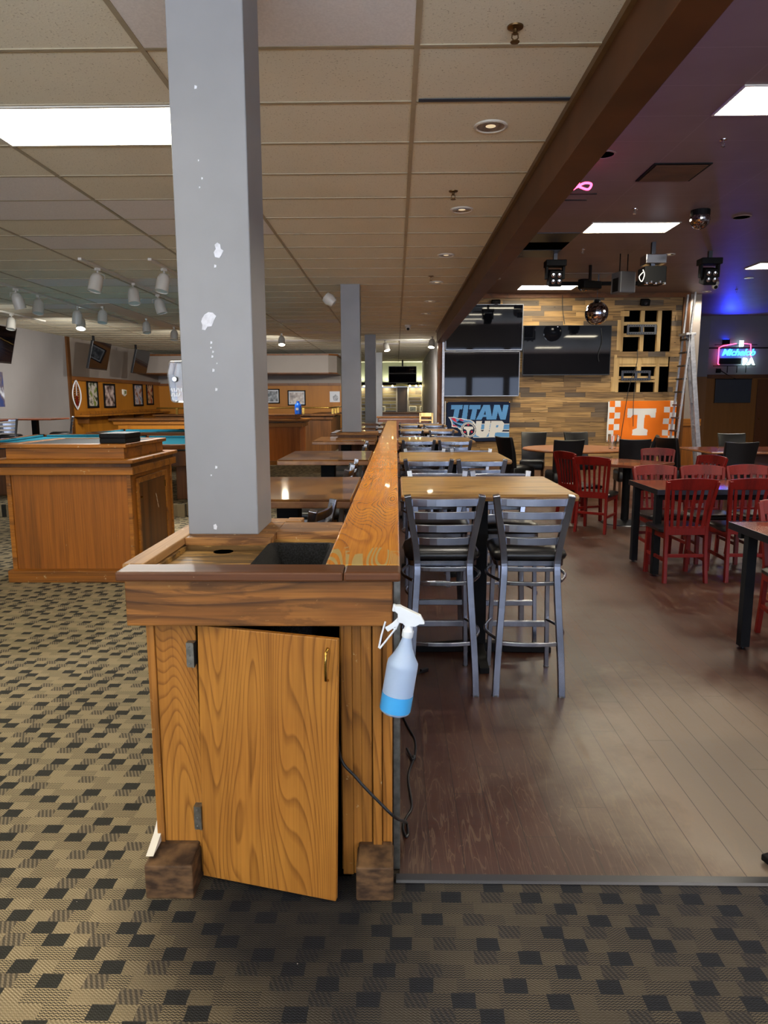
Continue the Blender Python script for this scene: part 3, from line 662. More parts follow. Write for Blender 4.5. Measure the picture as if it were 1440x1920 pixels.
# ---------------------------------------------------------------- bar tables on the dining side
TY = [(3.86,4.82),(6.14,7.2),(9.0,9.95),(11.9,12.8),(14.6,15.5)]
ord2 = ['nearest','second','third','fourth','farthest']
bt0 = None
for i, (y0, y1) in enumerate(TY):
    lab = '%s light plank-topped bar table against right side of the lacquered rail' % ord2[i]
    x1 = 1.0; d = .95
    if bt0 is None:
        bt0 = t = thing('bar_table', lab, 'table', (.515,y0,0), 0, 'plank-topped bar tables along the rail')
        mb = MB(); mb.bx(-.485,.485,0,d,1.03,1.068); mb.build('table_top', M['bar_top'], t, bevel=.012, seg=3)
        mb = MB(); mb.bx(-.487,.487,-.002,d+.002,1.036,1.06); mb.build('edge_band', M['bar_edge'], t, bevel=.01)
        mb = MB(); mb.bx(-.045,.045,.43,.52,.05,1.0); mb.build('pedestal', M['black'], t, bevel=.004)
        mb = MB(); mb.bx(-.2,.2,.28,.68,1.0,1.03); mb.build('top_plate', M['black'], t)
        for a in (0, PI/2, PI, 3*PI/2):
            mb = MB(); dx, dy = math.cos(a), math.sin(a)
            L = .46 if abs(dx) > .5 else .38
            mb.loft([[(dx*r - dy*w, .475+dy*r + dx*w, z) for w, z in ((-hw,z0),(hw,z0),(hw,z1),(-hw,z1))] for r, hw, z0, z1 in ((.03,.035,.015,.075),(L,.028,.004,.04))]); mb.build('foot', M['black'], t, bevel=.003)
    else: dup(bt0, (.515 + .03*(i > 2), y0, 0), 0, lab)
    for s, side in ((0,'near'),(1,'far')):
        for q, (dx, lr) in enumerate(((-.25,'left'),(.21,'right'))):
            if i == 0 and s == 0: x, y, rz = ((.248,3.90,.02),(.72,3.90,-.03))[q]
            elif s == 0: x, y, rz = .515+dx+random.uniform(-.02,.02), y0+.02+random.uniform(-.03,.03), random.uniform(-.06,.06)
            else: x, y, rz = .515+dx+random.uniform(-.01,.03), y0+d-.13+random.uniform(-.02,.04), PI+random.uniform(-.05,.05)
            stool(x, y, rz, '%s steel ladder-back bar stool at %s side of %s right-hand bar table' % (lr, side, ord2[i]), SG)
# ---------------------------------------------------------------- block-topped tables on the left side
LT = [(3.66,4.82,-1.02),(6.14,7.25,-1.02),(9.0,9.95,-1.08),(11.2,12.2,-.95),(13.2,14.2,-1.12),(15.6,16.6,-.9)]
lt0 = None
lord = ['nearest','second','third','fourth','fifth','farthest']
for i, (y0, y1, xl) in enumerate(LT):
    lab = '%s glossy block-wood bar table against left side of the lacquered rail' % lord[i]
    if lt0 is None:
        lt0 = t = thing('block_top_table', lab, 'table', (-.63,y0,0), 0, 'glossy block-wood tables left of the rail')
        mb = MB(); mb.bx(-.4,.395,0,1.1,1.035,1.07); mb.build('table_top', M['parquet'], t, bevel=.006)
        mb = MB(); mb.bx(-.402,.397,-.002,1.102,1.022,1.06); mb.build('edge_band', M['bar_edge'], t, bevel=.006)
        mb = MB(); mb.bx(-.07,.06,.45,.6,.03,1.022); mb.build('pedestal', M['blackm'], t, bevel=.006)
        mb = MB(); mb.bx(-.28,.28,.27,.8,0,.03); mb.build('base_plate', M['blackm'], t, bevel=.006)
    else: dup(lt0, (-.63-(i == 2)*.03, y0, 0), 0, lab)
LG = 'ladder-back metal bar stools left of the rail'
for y, rz, lab in ((3.37,PI/2-.15,'steel ladder-back bar stool with back to rail, beside nearest block-wood table'),
    (5.24,PI/2-.05,'nearer steel bar stool with back to rail between first two block-wood tables'),
    (5.78,PI/2-.05,'farther steel bar stool with back to rail between first two block-wood tables'),
    (7.75,PI/2,'nearer steel bar stool with back to rail between second and third block-wood tables'),
    (8.4,PI/2+.05,'farther steel bar stool with back to rail between second and third block-wood tables'),
    (12.7,PI/2,'steel bar stool with back to rail behind the fourth block-wood table'),
    (14.75,PI/2,'steel bar stool with back to rail behind the fifth block-wood table')):
    stool(-.58, y, rz, lab, LG)

# second column cabinet
t = thing('service_cabinet', 'oak service cabinet wrapped around the second grey column, beyond the third block-wood table', 'cabinet', (-.55,10.1,0))
mb = MB(); mb.bx(-.3,.29,0,.55,1.09,1.125); mb.build('top', M['oak_top'], t, bevel=.006)
mb = MB(); mb.bx(-.27,.27,.03,.52,.08,1.09); mb.build('body', M['oak_dark'], t)
mb = MB(); mb.bx(-.28,.28,.02,.53,0,.08); mb.build('base', M['oak_dark'], t)

# ================================================================ island counter on the left
isl = thing('island_counter', 'oak island counter with raised black top, left of the chipped column', 'counter', (-2.87,6.05,0))
mb = MB(); mb.bx(-.5,.555,.08,1.2,.1,.96); mb.build('body', M['oak_island'], isl, bevel=.003)
for b in ((-.53,-.49,.065,.085,.1,.96),(.53,.565,.065,.1,.1,.96),(.53,.565,1.17,1.21,.1,.96)): MB().bx(*b).build('corner_post', M['oak_island_x'], isl, bevel=.003)
mb = MB(); mb.bx(-.54,.575,-.01,1.21,0,.105); mb.build('plinth', M['oak_island_x'], isl, bevel=.006)
mb = MB(); mb.bx(-.62,.6,.03,1.25,.945,1.012); mb.build('frieze', M['oak_island_x'], isl, bevel=.005)
mb = MB(); mb.bx(-.59,.575,.06,1.23,1.012,1.045); mb.build('cove', M['oak_dark'], isl)
mb = MB(); mb.bx(-.66,.615,0,1.28,1.045,1.078); mb.build('ledge', M['oak_island_x'], isl, bevel=.01, seg=3)
mb = MB(); mb.bx(-.54,.5,.12,1.16,1.078,1.175); mb.build('raised_box', M['oak_island_x'], isl, bevel=.004)
mb = MB(); mb.bx(-.57,.53,.09,.2,1.175,1.207); mb.bx(-.57,.53,1.12,1.19,1.175,1.207); mb.bx(-.57,-.47,.2,1.12,1.175,1.207); mb.bx(.46,.53,.2,1.12,1.175,1.207); mb.build('box_rim', M['oak_island_x'], isl, bevel=.005)
mb = MB(); mb.bx(-.47,.46,.2,1.12,1.175,1.202); mb.build('black_inlay', M['blackm'], isl)
mb = MB(); mb.bx(.555,.575,.2,.245,.12,.9); mb.bx(.555,.575,.98,1.03,.12,.9); mb.bx(.555,.575,.245,.98,.85,.9); mb.build('door_frame', M['oak_island_x'], isl, bevel=.004)
mb = MB(); mb.bx(.555,.566,.25,.975,.12,.845); dd = mb.build('door', M['oak_dark'], isl, bevel=.002)
mb = MB(); mb.lathe([(0,0),(.008,0),(.01,.014),(0,.02)], (.566,.29,.72), 10, Matrix.Rotation(PI/2,4,'Y')); mb.build('knob', M['brass'], dd)
mb = MB(); mb.bx(.566,.572,.962,.99,.74,.8); mb.build('hinge', M['brass'], dd)
mb = MB()
for q in range(3): mb.box((.5665,.7+.02*q,.68-.05*q),(.0012,.006,.05),rx=.5)
mb.build('scuff_mark', M['pale'], dd)
cs = thing('hard_case', 'black plastic case lying on raised top of the left oak island', 'case', (-2.49,6.42,1.2565), 0)
cs.location.z = 1.2575
mb = MB(); mb.bx(-.115,.115,-.19,.19,-.05,-.008); mb.build('case_bottom', M['black'], cs, bevel=.008)
mb = MB(); mb.bx(-.117,.117,-.192,.192,-.006,.04); mb.build('case_lid', M['black'], cs, bevel=.01)
mb = MB(); mb.bx(-.11,.11,-.185,.185,-.009,-.005); mb.build('case_seam', M['blackm'], cs)
# rear orange island and jug
isl2 = thing('island_counter', 'orange oak counter with blue jug on it, behind the chipped column', 'counter', (-3.4,17.5,0))
for nm, b, mt in (('body',(-1.1,1.03,.05,1.2,.1,.95),'oak_orange'),('plinth',(-1.12,1.06,.0,1.22,0,.1),'oak_island_x'),('frieze',(-1.15,1.1,.0,1.25,.93,1.03),'oak_island_x'),('ledge',(-1.2,1.2,-.05,1.3,1.07,1.115),'oak_island_x'),('cove',(-1.14,1.13,.02,1.24,1.03,1.07),'oak_dark'),('raised_box',(-1.05,.92,.1,1.1,1.115,1.2),'oak_island_x'),('top',(-1.1,.97,.05,1.15,1.2,1.235),'oak_dark')):
    MB().bx(*b).build(nm, M[mt], isl2, bevel=.006)
bb = thing('cleaner_jug', 'bright blue plastic jug standing on the orange oak counter', 'jug', (-2.42,17.75,1.235))
mb = MB(); mb.lathe([(0,0),(.075,0),(.085,.01),(.085,.2),(.075,.24),(.035,.275),(.032,.29),(.0,.29)], (0,0,0), 20); mb.build('jug_body', M['bluebottle'], bb, smooth=40)
mb = MB(); mb.lathe([(0,.29),(.036,.29),(.036,.32),(0,.322)], (0,0,0), 14); mb.build('cap', M['bluebottle'], bb, smooth=40)
mb = MB(); mb.bx(-.045,.02,-.0865,-.085,.1,.16); mb.build('jug_label', M['label_w'], bb)
t = thing('bar_counter', 'oak bar counter in front of the framed portraits', 'counter', (-6.0,18.2,0))
for nm, b, mt in (('body',(-1.1,1.15,0,.55,.0,1.0),'oak_panel'),('frieze',(-1.2,1.2,-.05,.6,.98,1.08),'oak_island_x'),('top',(-1.3,1.25,-.12,.7,1.08,1.13),'oak_dark'),('end_post',(-.85,-.78,-.02,0,0,1.0),'oak_island_x')):
    MB().bx(*b).build(nm, M[mt], t, bevel=.006)
t = thing('bar_counter', 'dark oak bar counter with brass rail below the black-and-white photographs', 'counter', (-4.0,20.9,0))
for nm, b, mt in (('body',(-3.0,2.1,.05,.6,.0,1.08),'oak_dark'),('return_body',(1.5,2.1,.6,3.6,0,1.08),'oak_dark'),('frieze',(-3.05,2.15,0,.65,1.02,1.12),'oak_dark'),('top',(-3.1,2.2,-.08,.75,1.13,1.18),'oak_dark'),('return_top',(1.42,2.2,.75,3.7,1.13,1.18),'oak_dark')):
    MB().bx(*b).build(nm, M[mt], t, bevel=.006)
mb = MB(); mb.tube([(-3.0,.02,1.36),(2.0,.02,1.36),(2.12,.15,1.36),(2.12,3.6,1.36)], .022, 10); mb.build('brass_rail', M['brass'], t, smooth=60)
for x in (-2.4,-1.2,.07,1.3): MB().bx(x-.03,x+.03,-.01,.05,1.18,1.36).build('rail_bracket', M['brass'], t)
for y in (.4,1.4,2.4): MB().bx(2.09,2.15,y,y+.06,1.18,1.36).build('rail_bracket', M['brass'], t)
t = thing('drink_shelf', 'oak drink shelf along the wall under the framed portraits', 'shelf', (-8.25,18.25,0))
MB().bx(0,.4,0,6.6,1.17,1.22).build('shelf_board', M['oak_island_x'], t, bevel=.008)
MB().bx(0,.06,0,6.6,1.22,1.3).build('back_rail', M['oak_island_x'], t, bevel=.004)
for y in (.2,2.2,4.2,6.2): MB().bx(0,.3,y,y+.05,1.0,1.17).build('bracket', M['oak_dark'], t)

# ================================================================ pool tables on the platform
pt0 = None
def pool(x, y, rz, label):
    global pt0
    if pt0: return dup(pt0, (x,y,.17), rz, label)
    t = pt0 = thing('pool_table', label, 'pool table', (x,y,.17), rz, 'pool tables with teal cloth')
    L, W = 1.25, .7
    mb = MB(); mb.bx(-W,W,-L,L,.72,.77); mb.build('cloth_bed', M['teal'], t)
    mb = MB(); mb.bx(-W-.01,-W+.06,-L+.08,L-.08,.77,.805); mb.bx(W-.06,W+.01,-L+.08,L-.08,.77,.805); mb.bx(-W+.1,W-.1,-L-.01,-L+.06,.77,.805); mb.bx(-W+.1,W-.1,L-.06,L+.01,.77,.805); mb.build('cushion', M['teal'], t, bevel=.01)
    mb = MB(); mb.bx(-W-.13,-W-.01,-L-.13,L+.13,.74,.81); mb.bx(W+.01,W+.13,-L-.13,L+.13,.74,.81); mb.bx(-W-.01,W+.01,-L-.13,-L-.01,.74,.81); mb.bx(-W-.01,W+.01,L+.01,L+.13,.74,.81); mb.build('top_rail', M['trim_wood'], t, bevel=.012)
    mb = MB(); mb.bx(-W-.05,W+.05,-L-.05,L+.05,.5,.72); mb.build('apron', M['oak_dark'], t, bevel=.01)
    for sx in (-1,1):
        for sy in (-1,1):
            mb = MB(); mb.bx(sx*.5-.09,sx*.5+.09,sy*.95-.09,sy*.95+.09,0,.5); mb.build('leg', M['oak_dark'], t, bevel=.01)
        for sy in (-1,0,1):
            mb = MB(); mb.lathe([(0,.801),(.055,.801),(.055,.815),(0,.815)], (sx*(W+.01),sy*(L+.01),0), 14); mb.build('pocket', M['blackm'], t)
    return t
pool(-5.55, 11.65, .12, 'teal pool table left of the raised island box, near the wall stools')
pool(-4.55, 14.4, PI/2, 'teal pool table in front of oak bar counter, beyond black case')
pool(-3.62, 11.15, .05, 'teal pool table peeking out between the island and the chipped column')
# high tables and stools by the grey wall
ht = thing('high_table', 'high brown table with black post beside the grey wall', 'table', (-7.05,13.9,.17), 0, 'high tables by the grey wall')
mb = MB(); mb.bx(-.5,.5,-.4,.4,1.045,1.075); mb.build('table_top', M['red_top'], ht, bevel=.008)
mb = MB(); mb.bx(-.05,.05,-.05,.05,.02,1.045); mb.build('pedestal', M['black'], ht)
mb = MB(); mb.bx(-.28,.28,-.28,.28,0,.02); mb.build('base_plate', M['black'], ht)
dup(ht, (-7.62,12.75,.17), 0, 'high brown table cut off at left edge, beside grey wall')
for x, y, rz, lab in ((-7.25,13.3,.3,'steel bar stool with its back to us, by the grey wall high table'),(-6.75,14.3,PI*.62,'steel bar stool right of the high table by the grey wall'),(-7.9,13.55,-PI*.35,'steel bar stool at the left edge by the grey wall')):
    s = stool(x, y, rz, lab, 'metal bar stools by the grey wall'); s.location.z = .17

# ================================================================ red wooden chairs
rc0 = None
def red_chair(x, y, rz, label):
    global rc0
    if rc0: return dup(rc0, (x,y,0), rz, label)
    t = rc0 = thing('wooden_chair', label, 'chair', (x,y,0), rz, 'red wooden slat-back chairs')
    for s in (-1,1):
        mb = MB(); mb.bar(cr([(s*.178,-.23,0),(s*.172,-.2,.25),(s*.172,-.19,.46),(s*.185,-.21,.65),(s*.21,-.27,.895)],4), .03, .04, (0,1,0)); mb.build('back_post', M['red_wood'], t, bevel=.004)
        mb = MB(); mb.bar([(s*.185,.2,0),(s*.185,.185,.43)], .036, .036, (0,1,0)); mb.build('front_leg', M['red_wood'], t, bevel=.004)
        mb = MB(); mb.bar([(s*.175,-.195,.2),(s*.185,.19,.2)], .02, .03, (0,0,1)); mb.build('side_stretcher', M['red_wood'], t, bevel=.003)
        mb = MB(); mb.bar([(s*.175,-.19,.41),(s*.185,.19,.41)], .022, .05, (0,0,1)); mb.build('seat_rail', M['red_wood'], t, bevel=.003)
    mb = MB(); top = []; n = 10
    for k in range(n+1):
        q = -1+2*k/n; top.append((q, .905+.02*math.cos(q*PI/2)**.8*1.0 if abs(q) < 1 else .905))
    secs = []
    for q, zt in top:
        x0 = q*.215; bow = .02*(1-q*q)
        secs.append([(x0,-.257-bow,.82),(x0,-.235-bow,.82),(x0,-.26-bow,zt),(x0,-.282-bow,zt)])
    mb.loft(secs); mb.build('crest_rail', M['red_wood'], t, bevel=.004)
    for k in range(6):
        q = -.8+.32*k
        mb = MB(); mb.bar([(q*.165,-.2-.012*(1-q*q),.48),(q*.18,-.222-.016*(1-q*q),.66),(q*.195,-.25-.018*(1-q*q),.835)], .012, .026, (0,1,0)) if False else mb.sweep([(q*.165,-.2,.48),(q*.18,-.224,.66),(q*.2,-.256,.835)], [(-.013,-.006),(.013,-.006),(.013,.006),(-.013,.006)], (0,1,0)); mb.build('back_slat', M['red_wood'], t, bevel=.002)
    mb = MB(); mb.bar([(-.17,-.195,.46),(.17,-.195,.46)], .022, .075, (0,0,1)); mb.build('lower_back_rail', M['red_wood'], t, bevel=.003)
    mb = MB(); mb.bar([(-.17,-.2,.24),(.17,-.2,.24)], .02, .03, (0,0,1)); mb.build('rear_stretcher', M['red_wood'], t, bevel=.003)
    mb = MB(); mb.bar([(-.18,.19,.41),(.18,.19,.41)], .022, .05, (0,0,1)); mb.build('seat_rail', M['red_wood'], t, bevel=.003)
    mb = MB(); mb.loft([rr(-.215+d,.215-d,-.18+d,.22-d,z,.05) for z, d in ((.436,.01),(.445,0),(.465,0),(.48,.02),(.486,.06))]); mb.build('seat', M['vinyl'], t, smooth=50)
    return t
# dining tables on square metal legs
dt = thing('dining_table', 'brown dining table on square metal legs among the red chairs', 'table', (2.3,6.24,0), 0, 'dining tables on square metal legs')
def dtable(t, W, D, legs):
    mb = MB(); mb.bx(0,W,0,D,.765,.795); mb.build('table_top', M['red_top'] if t is not None else None, t, bevel=.004)
    mb = MB(); mb.bx(-.006,W+.006,-.006,0,.75,.797); mb.bx(-.006,0,0,D,.75,.797); mb.bx(-.006,W+.006,D,D+.006,.75,.797); mb.bx(W,W+.006,0,D,.75,.797); mb.build('metal_edge', M['steel_dk'], t, bevel=.002)
    mb = MB(); mb.bx(.04,W-.04,.04,.08,.7,.765); mb.bx(.04,W-.04,D-.08,D-.04,.7,.765); mb.build('apron', M['black'], t)
    for x, y in legs:
        mb = MB(); mb.bx(x,x+.06,y,y+.06,.02,.765); l = mb.build('leg', M['black'], t, bevel=.003)
        mb = MB(); mb.lathe([(0,0),(.04,0),(.04,.004),(.008,.007),(.008,.03),(0,.03)], (x+.03,y+.03,0), 14); mb.build('levelling_foot', M['steel_dk'], l)
dtable(dt, 1.75, .78, ((.005,.05),(.005,.62),(1.68,.05),(1.68,.62)))
dt2 = thing('dining_table', 'dark-edged dining table cut off by right edge of the picture, nearest', 'table', (2.16,3.72,0), 0, 'dining tables on square metal legs')
dtable(dt2, 1.75, .86, ((.03,.66),(.03,.05),(1.68,.05),(1.68,.66)))
red_chair(2.5, 6.28, .02, 'red slat-back chair, left of two with backs to us at metal-legged table')
red_chair(3.06, 6.3, -.05, 'red slat-back chair, right of two with backs to us at metal-legged table')
red_chair(2.63, 6.98, PI+.03, 'red chair facing us, leftmost of three behind the metal-legged table')
red_chair(3.09, 6.97, PI-.03, 'red chair facing us, middle of three behind the metal-legged table')
red_chair(3.57, 7.0, PI, 'red chair facing us, rightmost of three behind the metal-legged table')
red_chair(2.62, 4.48, PI-.12, 'red chair at right picture edge behind the nearest dark-edged table')
red_chair(2.43, 8.6, -.55, 'red chair turned away at front left corner of the square table')
red_chair(2.42, 9.35, -1.15, 'red chair half hidden behind another at left of square table')
red_chair(3.5, 9.55, PI-.3, 'red chair facing us at far side of the square table')
red_chair(3.52, 8.45, PI*.62, 'red chair seen at an angle right of the square table')
ft = thing('pedestal_table', 'black foot of a table reaching in at right picture edge above the carpet strip', 'table', (2.02,2.46,0))
mb = MB(); mb.bx(-.45,.45,-.28,.5,.735,.77); mb.build('table_top', M['red_top'], ft, bevel=.006)
mb = MB(); mb.lathe([(0,.04),(.045,.04),(.045,.7),(.14,.735),(0,.735)], (0,0,0), 16); mb.build('pedestal', M['black'], ft, smooth=40)
for dx, dy, L in ((-.958,-.287,.79),(.958,.287,.5),(.287,-.9,.28),(-.287,.958,.5)):
    mb = MB(); mb.loft([[(dx*r-dy*w, dy*r+dx*w, z) for w, z in ((-hw,z0),(hw,z0),(hw,z1),(-hw,z1))] for r, hw, z0, z1 in ((0,.035,.02,.08),(L,.026,.012,.035))]); mb.build('foot', M['black'], ft, bevel=.004)
    mb = MB(); mb.lathe([(0,0),(.02,0),(.02,.014),(0,.014)], (dx*(L-.03), dy*(L-.03), 0), 12); mb.build('glide', M['zinc'], ft)
st = thing('pedestal_table', 'square brown table on black pedestal among red chairs, behind metal-legged table', 'table', (2.95,9.12,0), math.radians(42))
mb = MB(); mb.bx(-.42,.42,-.42,.42,.755,.79); mb.build('table_top', M['red_top'], st, bevel=.008)
mb = MB(); mb.lathe([(0,.02),(.05,.02),(.05,.75),(.16,.755),(0,.755)], (0,0,0), 16); mb.build('pedestal', M['black'], st, smooth=40)
mb = MB(); mb.lathe([(0,0),(.3,0),(.29,.015),(.08,.045),(0,.05)], (0,0,0), 28); mb.build('round_base', M['steel_dk'], st, smooth=40)
rt = thing('round_table', 'large round maroon table with tan rim before the plank wall', 'table', (3.05,12.2,0))
mb = MB(); mb.lathe([(0,.735),(.84,.735),(.84,.762),(0,.762)], (0,0,0), 48); mb.build('table_top', M['round_top'], rt, smooth=40)
mb = MB(); mb.lathe([(.835,.725),(.875,.73),(.885,.748),(.875,.764),(.835,.766)], (0,0,0), 48); mb.build('rim', M['round_rim'], rt, smooth=50)
mb = MB(); mb.lathe([(0,.02),(.06,.02),(.06,.7),(.3,.735),(0,.735)], (0,0,0), 20); mb.build('pedestal', M['black'], rt, smooth=40)
mb = MB(); mb.lathe([(0,0),(.38,0),(.36,.02),(.08,.05),(0,.05)], (0,0,0), 28); mb.build('round_base', M['black'], rt, smooth=40)
pt = thing('pitcher', 'clear glass pitcher on right side of the round maroon table', 'pitcher', (3.62,12.0,.766))
mb = MB(); mb.lathe([(0,0),(.06,0),(.075,.2),(.078,.24),(.073,.24),(.07,.2),(.056,.01),(0,.01)], (0,0,0), 24); mb.build('pitcher_body', M['glass'], pt, smooth=40)
mb = MB(); mb.tube([(.07,0,.2),(.115,0,.2),(.12,0,.1),(.068,0,.05)], .008, 8); mb.build('handle', M['glass'], pt, smooth=60)
# black upholstered chairs
pc0 = None
def parsons(x, y, rz, label):
    global pc0
    if pc0: return dup(pc0, (x,y,0), rz, label)
    t = pc0 = thing('parsons_chair', label, 'chair', (x,y,0), rz, 'black upholstered dining chairs')
    mb = MB(); secs = []
    for z, hw, y0, th in ((.3,.2,-.17,.06),(.46,.21,-.19,.075),(.7,.22,-.22,.07),(.9,.235,-.265,.055),(.965,.24,-.28,.04)):
        r = []
        for k in range(9):
            q = -1+k/4; r.append((q*hw, y0-.03*(1-q*q), z+(.012*q*q if z > .93 else 0)))
        for k in range(8,-1,-1):
            q = -1+k/4; r.append((q*hw, y0+th-.03*(1-q*q), z+(.012*q*q if z > .93 else 0)))
        secs.append(r)
    mb.loft(secs); mb.build('backrest', M['vinyl'], t, bevel=.01, smooth=45)
    mb = MB(); mb.loft([rr(-.22+d,.22-d,-.2+d,.24-d,z,.04) for z, d in ((.3,.005),(.32,0),(.45,0),(.475,.02),(.482,.07))]); mb.build('seat', M['vinyl'], t, smooth=45)
    for sx in (-1,1):
        for sy, yy in ((-1,-.17),(1,.2)):
            mb = MB(); mb.bar([(sx*.185,yy+sy*.015,0),(sx*.185,yy,.31)], .035, .035, (0,1,0)); mb.build('leg', M['oak_dark'], t, bevel=.003)
    return t
for x, y, rz, lab in ((2.62,11.2,.1,'black upholstered chair with back to us at left of round maroon table'),(3.72,11.35,-.1,'black upholstered chair with back to us at right of round maroon table'),
    (2.02,12.0,-1.15,'black upholstered chair seen side-on at left of round maroon table'),(2.55,13.35,PI-.25,'black upholstered chair facing us at far left of round maroon table'),
    (3.45,13.35,PI+.2,'black upholstered chair facing us at far right of round maroon table'),(4.18,12.3,1.2,'black upholstered chair seen side-on at right of round maroon table'),
    (4.95,10.55,0,'black upholstered chair with back to us at the oak table near the ladder'),(4.6,11.7,-1.2,'black upholstered chair seen side-on left of the table near the ladder'),
    (6.0,12.7,PI-.1,'black upholstered chair facing us behind the table near the ladder')):
    parsons(x, y, rz, lab)
t = thing('pedestal_table', 'brown table with pale edge at right, between black upholstered chairs', 'table', (5.85,11.85,0))
mb = MB(); mb.bx(-.95,.95,-.7,.6,.73,.765); mb.build('table_top', M['red_top'], t, bevel=.006)
mb = MB(); mb.bx(-.955,.955,-.705,.605,.735,.757); mb.build('edge_band', M['round_rim'], t, bevel=.004)
for sx in (-1,1):
    mb = MB(); mb.lathe([(0,0),(.28,0),(.27,.015),(.06,.04),(.045,.06),(.045,.7),(.15,.73),(0,.73)], (sx*.5,0,0), 20); mb.build('pedestal', M['black'], t, smooth=40)
# ================================================================ ceiling fixtures
tr0 = {}
def troffer(x, y, z, label, key='L', W=1.23, D=.6, grp='fluorescent ceiling panels'):
    if key in tr0: return dup(tr0[key], (x,y,z), 0, label)
    t = tr0[key] = thing('ceiling_light', label, 'ceiling light', (x,y,z), 0, grp)
    mb = MB(); a, b = W/2, D/2
    mb.bx(-a,a,-b,-b+.02,-.012,.02); mb.bx(-a,a,b-.02,b,-.012,.02); mb.bx(-a,-a+.02,-b,b,-.012,.02); mb.bx(a-.02,a,-b,b,-.012,.02)
    mb.build('frame', M['white_paint'], t)
    mb = MB(); mb.bx(-a+.02,a-.02,-b+.02,b-.02,-.008,-.002); mb.build('diffuser', M['lamp' if key == 'L' else 'lampR'], t)
    return t
troffer(-1.80, 4.43, ZC, 'glowing fluorescent panel partly hidden by the chipped column')
for x, y in ((-4.3,1.9),(-1.8,.1),(-5.5,-2.5),(-1.0,-3.0)): troffer(x, y, ZC, 'fluorescent panel in the beige ceiling behind the camera')  # unseen panels added to brighten the near part of the room
Rg = 'fluorescent ceiling panels over the dining floor'
troffer(3.33, 6.34, ZR, 'nearest fluorescent panel in dark ceiling, cut off at top right', 'R', grp=Rg)
troffer(3.33, 10.7, ZR, 'middle fluorescent panel in dark ceiling above the hanging projector cluster', 'R')
troffer(3.29, 16.15, ZR, 'small far fluorescent panel just before the plank wall', 'R')
troffer(7.15, 13.75, ZR, 'fluorescent panel at right picture edge beyond the black lamp head', 'R')
for x, y in ((3.33,2.0),(7.15,5.5),(7.15,-.5),(3.33,-2.5),(10.5,9.8)): troffer(x, y, ZR, 'fluorescent panel in dark ceiling outside the picture', 'R')  # more panels added out of view to light the dining side

dl0 = None
def downlight(x, y, z, label, lit=False):
    global dl0
    if dl0: return dup(dl0, (x,y,z), 0, label)
    t = dl0 = thing('recessed_light', label, 'ceiling light', (x,y,z), 0, 'round recessed ceiling lights')
    mb = MB(); n = 28
    mb.loft([[(r*math.cos(2*PI*k/n), r*math.sin(2*PI*k/n), zz) for k in range(n)] for r, zz in ((.098,.002),(.098,-.008),(.088,-.011),(.08,-.006))], cap=False); mb.build('trim_ring', M['white_paint'], t, smooth=40)
    mb = MB(); mb.loft([[(r*math.cos(2*PI*k/n), r*math.sin(2*PI*k/n), zz) for k in range(n)] for r, zz in ((.085,-.006),(.06,-.004),(.03,-.003))], cap=False)
    mb.build('reflector', M['reflector'], t, smooth=10)
    mb = MB(); mb.lathe([(0,-.004),(.03,-.0025),(.035,.0),(0,.002)], (0,0,0), 16); mb.build('lamp', M['dim_bulb'], t)
    return t
M['reflector'] = noisy('ribbed_reflector', 'd8d4cc', '9a9288', 30, .15, metal=.9, stretch=(1,.05,1))
M['dim_bulb'] = emis('recessed_bulb', 'ffe9c0', .25)
for q, y in enumerate((4.485,6.34,8.25,10.09,12.0,13.67,15.67)):
    downlight(.555, y, ZC, '%s round recessed light in beige ceiling beside the beam' % ('nearest','second','third','fourth','fifth','sixth','farthest')[q])
for x, y, lab in ((2.03,12.6,'round light in dark ceiling left of the lamp head'),(2.02,15,'small round light in dark ceiling left of far fluorescent panel'),(4.62,12.65,'round light in dark ceiling right of hanging projector'),(4.62,15.05,'round light in dark ceiling behind the large mirror ball'),(7.14,15.1,'round light in dark ceiling below right-edge fluorescent panel'),(7.07,16.9,'round light in dark ceiling just before the right beige column')):
    downlight(x, y, ZR, lab)
def disc(x, y, label):
    t = thing('speaker_hole', label, 'ceiling hole', (x,y,ZR))
    mb = MB(); n = 24
    mb.loft([[(r*math.cos(2*PI*k/n), r*math.sin(2*PI*k/n), zz) for k in range(n)] for r, zz in ((.125,0),(.125,-.008),(.108,-.01),(.104,-.002))], cap=False); mb.build('ring', M['tileR'], t, smooth=40)
    mb = MB(); mb.lathe([(0,-.004),(.106,-.004),(.106,-.001),(0,-.001)], (0,0,0), n); mb.build('opening', M['void'], t)
disc(2.07, 7.62, 'round dark hole in the dark ceiling near the red neon')
disc(4.65, 10.16, 'round dark hole in the dark ceiling right of small mirror ball')
sp0 = {}
def sprinkler(x, y, z, label, m='brass_dk'):
    if m in sp0: return dup(sp0[m], (x,y,z), 0, label)
    t = sp0[m] = thing('fire_sprinkler', label, 'sprinkler', (x,y,z), 0, 'ceiling fire sprinklers')
    mb = MB(); mb.lathe([(0,.003),(.036,.003),(.034,-.006),(.016,-.012),(0,-.012)], (0,0,0), 18); mb.build('escutcheon', M[m], t, smooth=40)
    mb = MB(); mb.lathe([(0,-.01),(.01,-.01),(.01,-.025),(.013,-.03),(0,-.03)], (0,0,0), 10)
    mb.tube([(-.012,0,-.028),(-.014,0,-.045),(0,0,-.06)], .003, 6); mb.tube([(.012,0,-.028),(.014,0,-.045),(0,0,-.06)], .003, 6); mb.build('head', M[m], t)
    mb = MB(); mb.lathe([(0,-.06),(.02,-.06),(.02,-.063),(0,-.064)], (0,0,0), 14); mb.build('deflector', M[m], t)
    return t
M['brass_dk'] = pm('aged_brass', '6a5234', .35, .9)
sprinkler(.513, 3.36, ZC, 'brass sprinkler in beige ceiling nearest the camera')
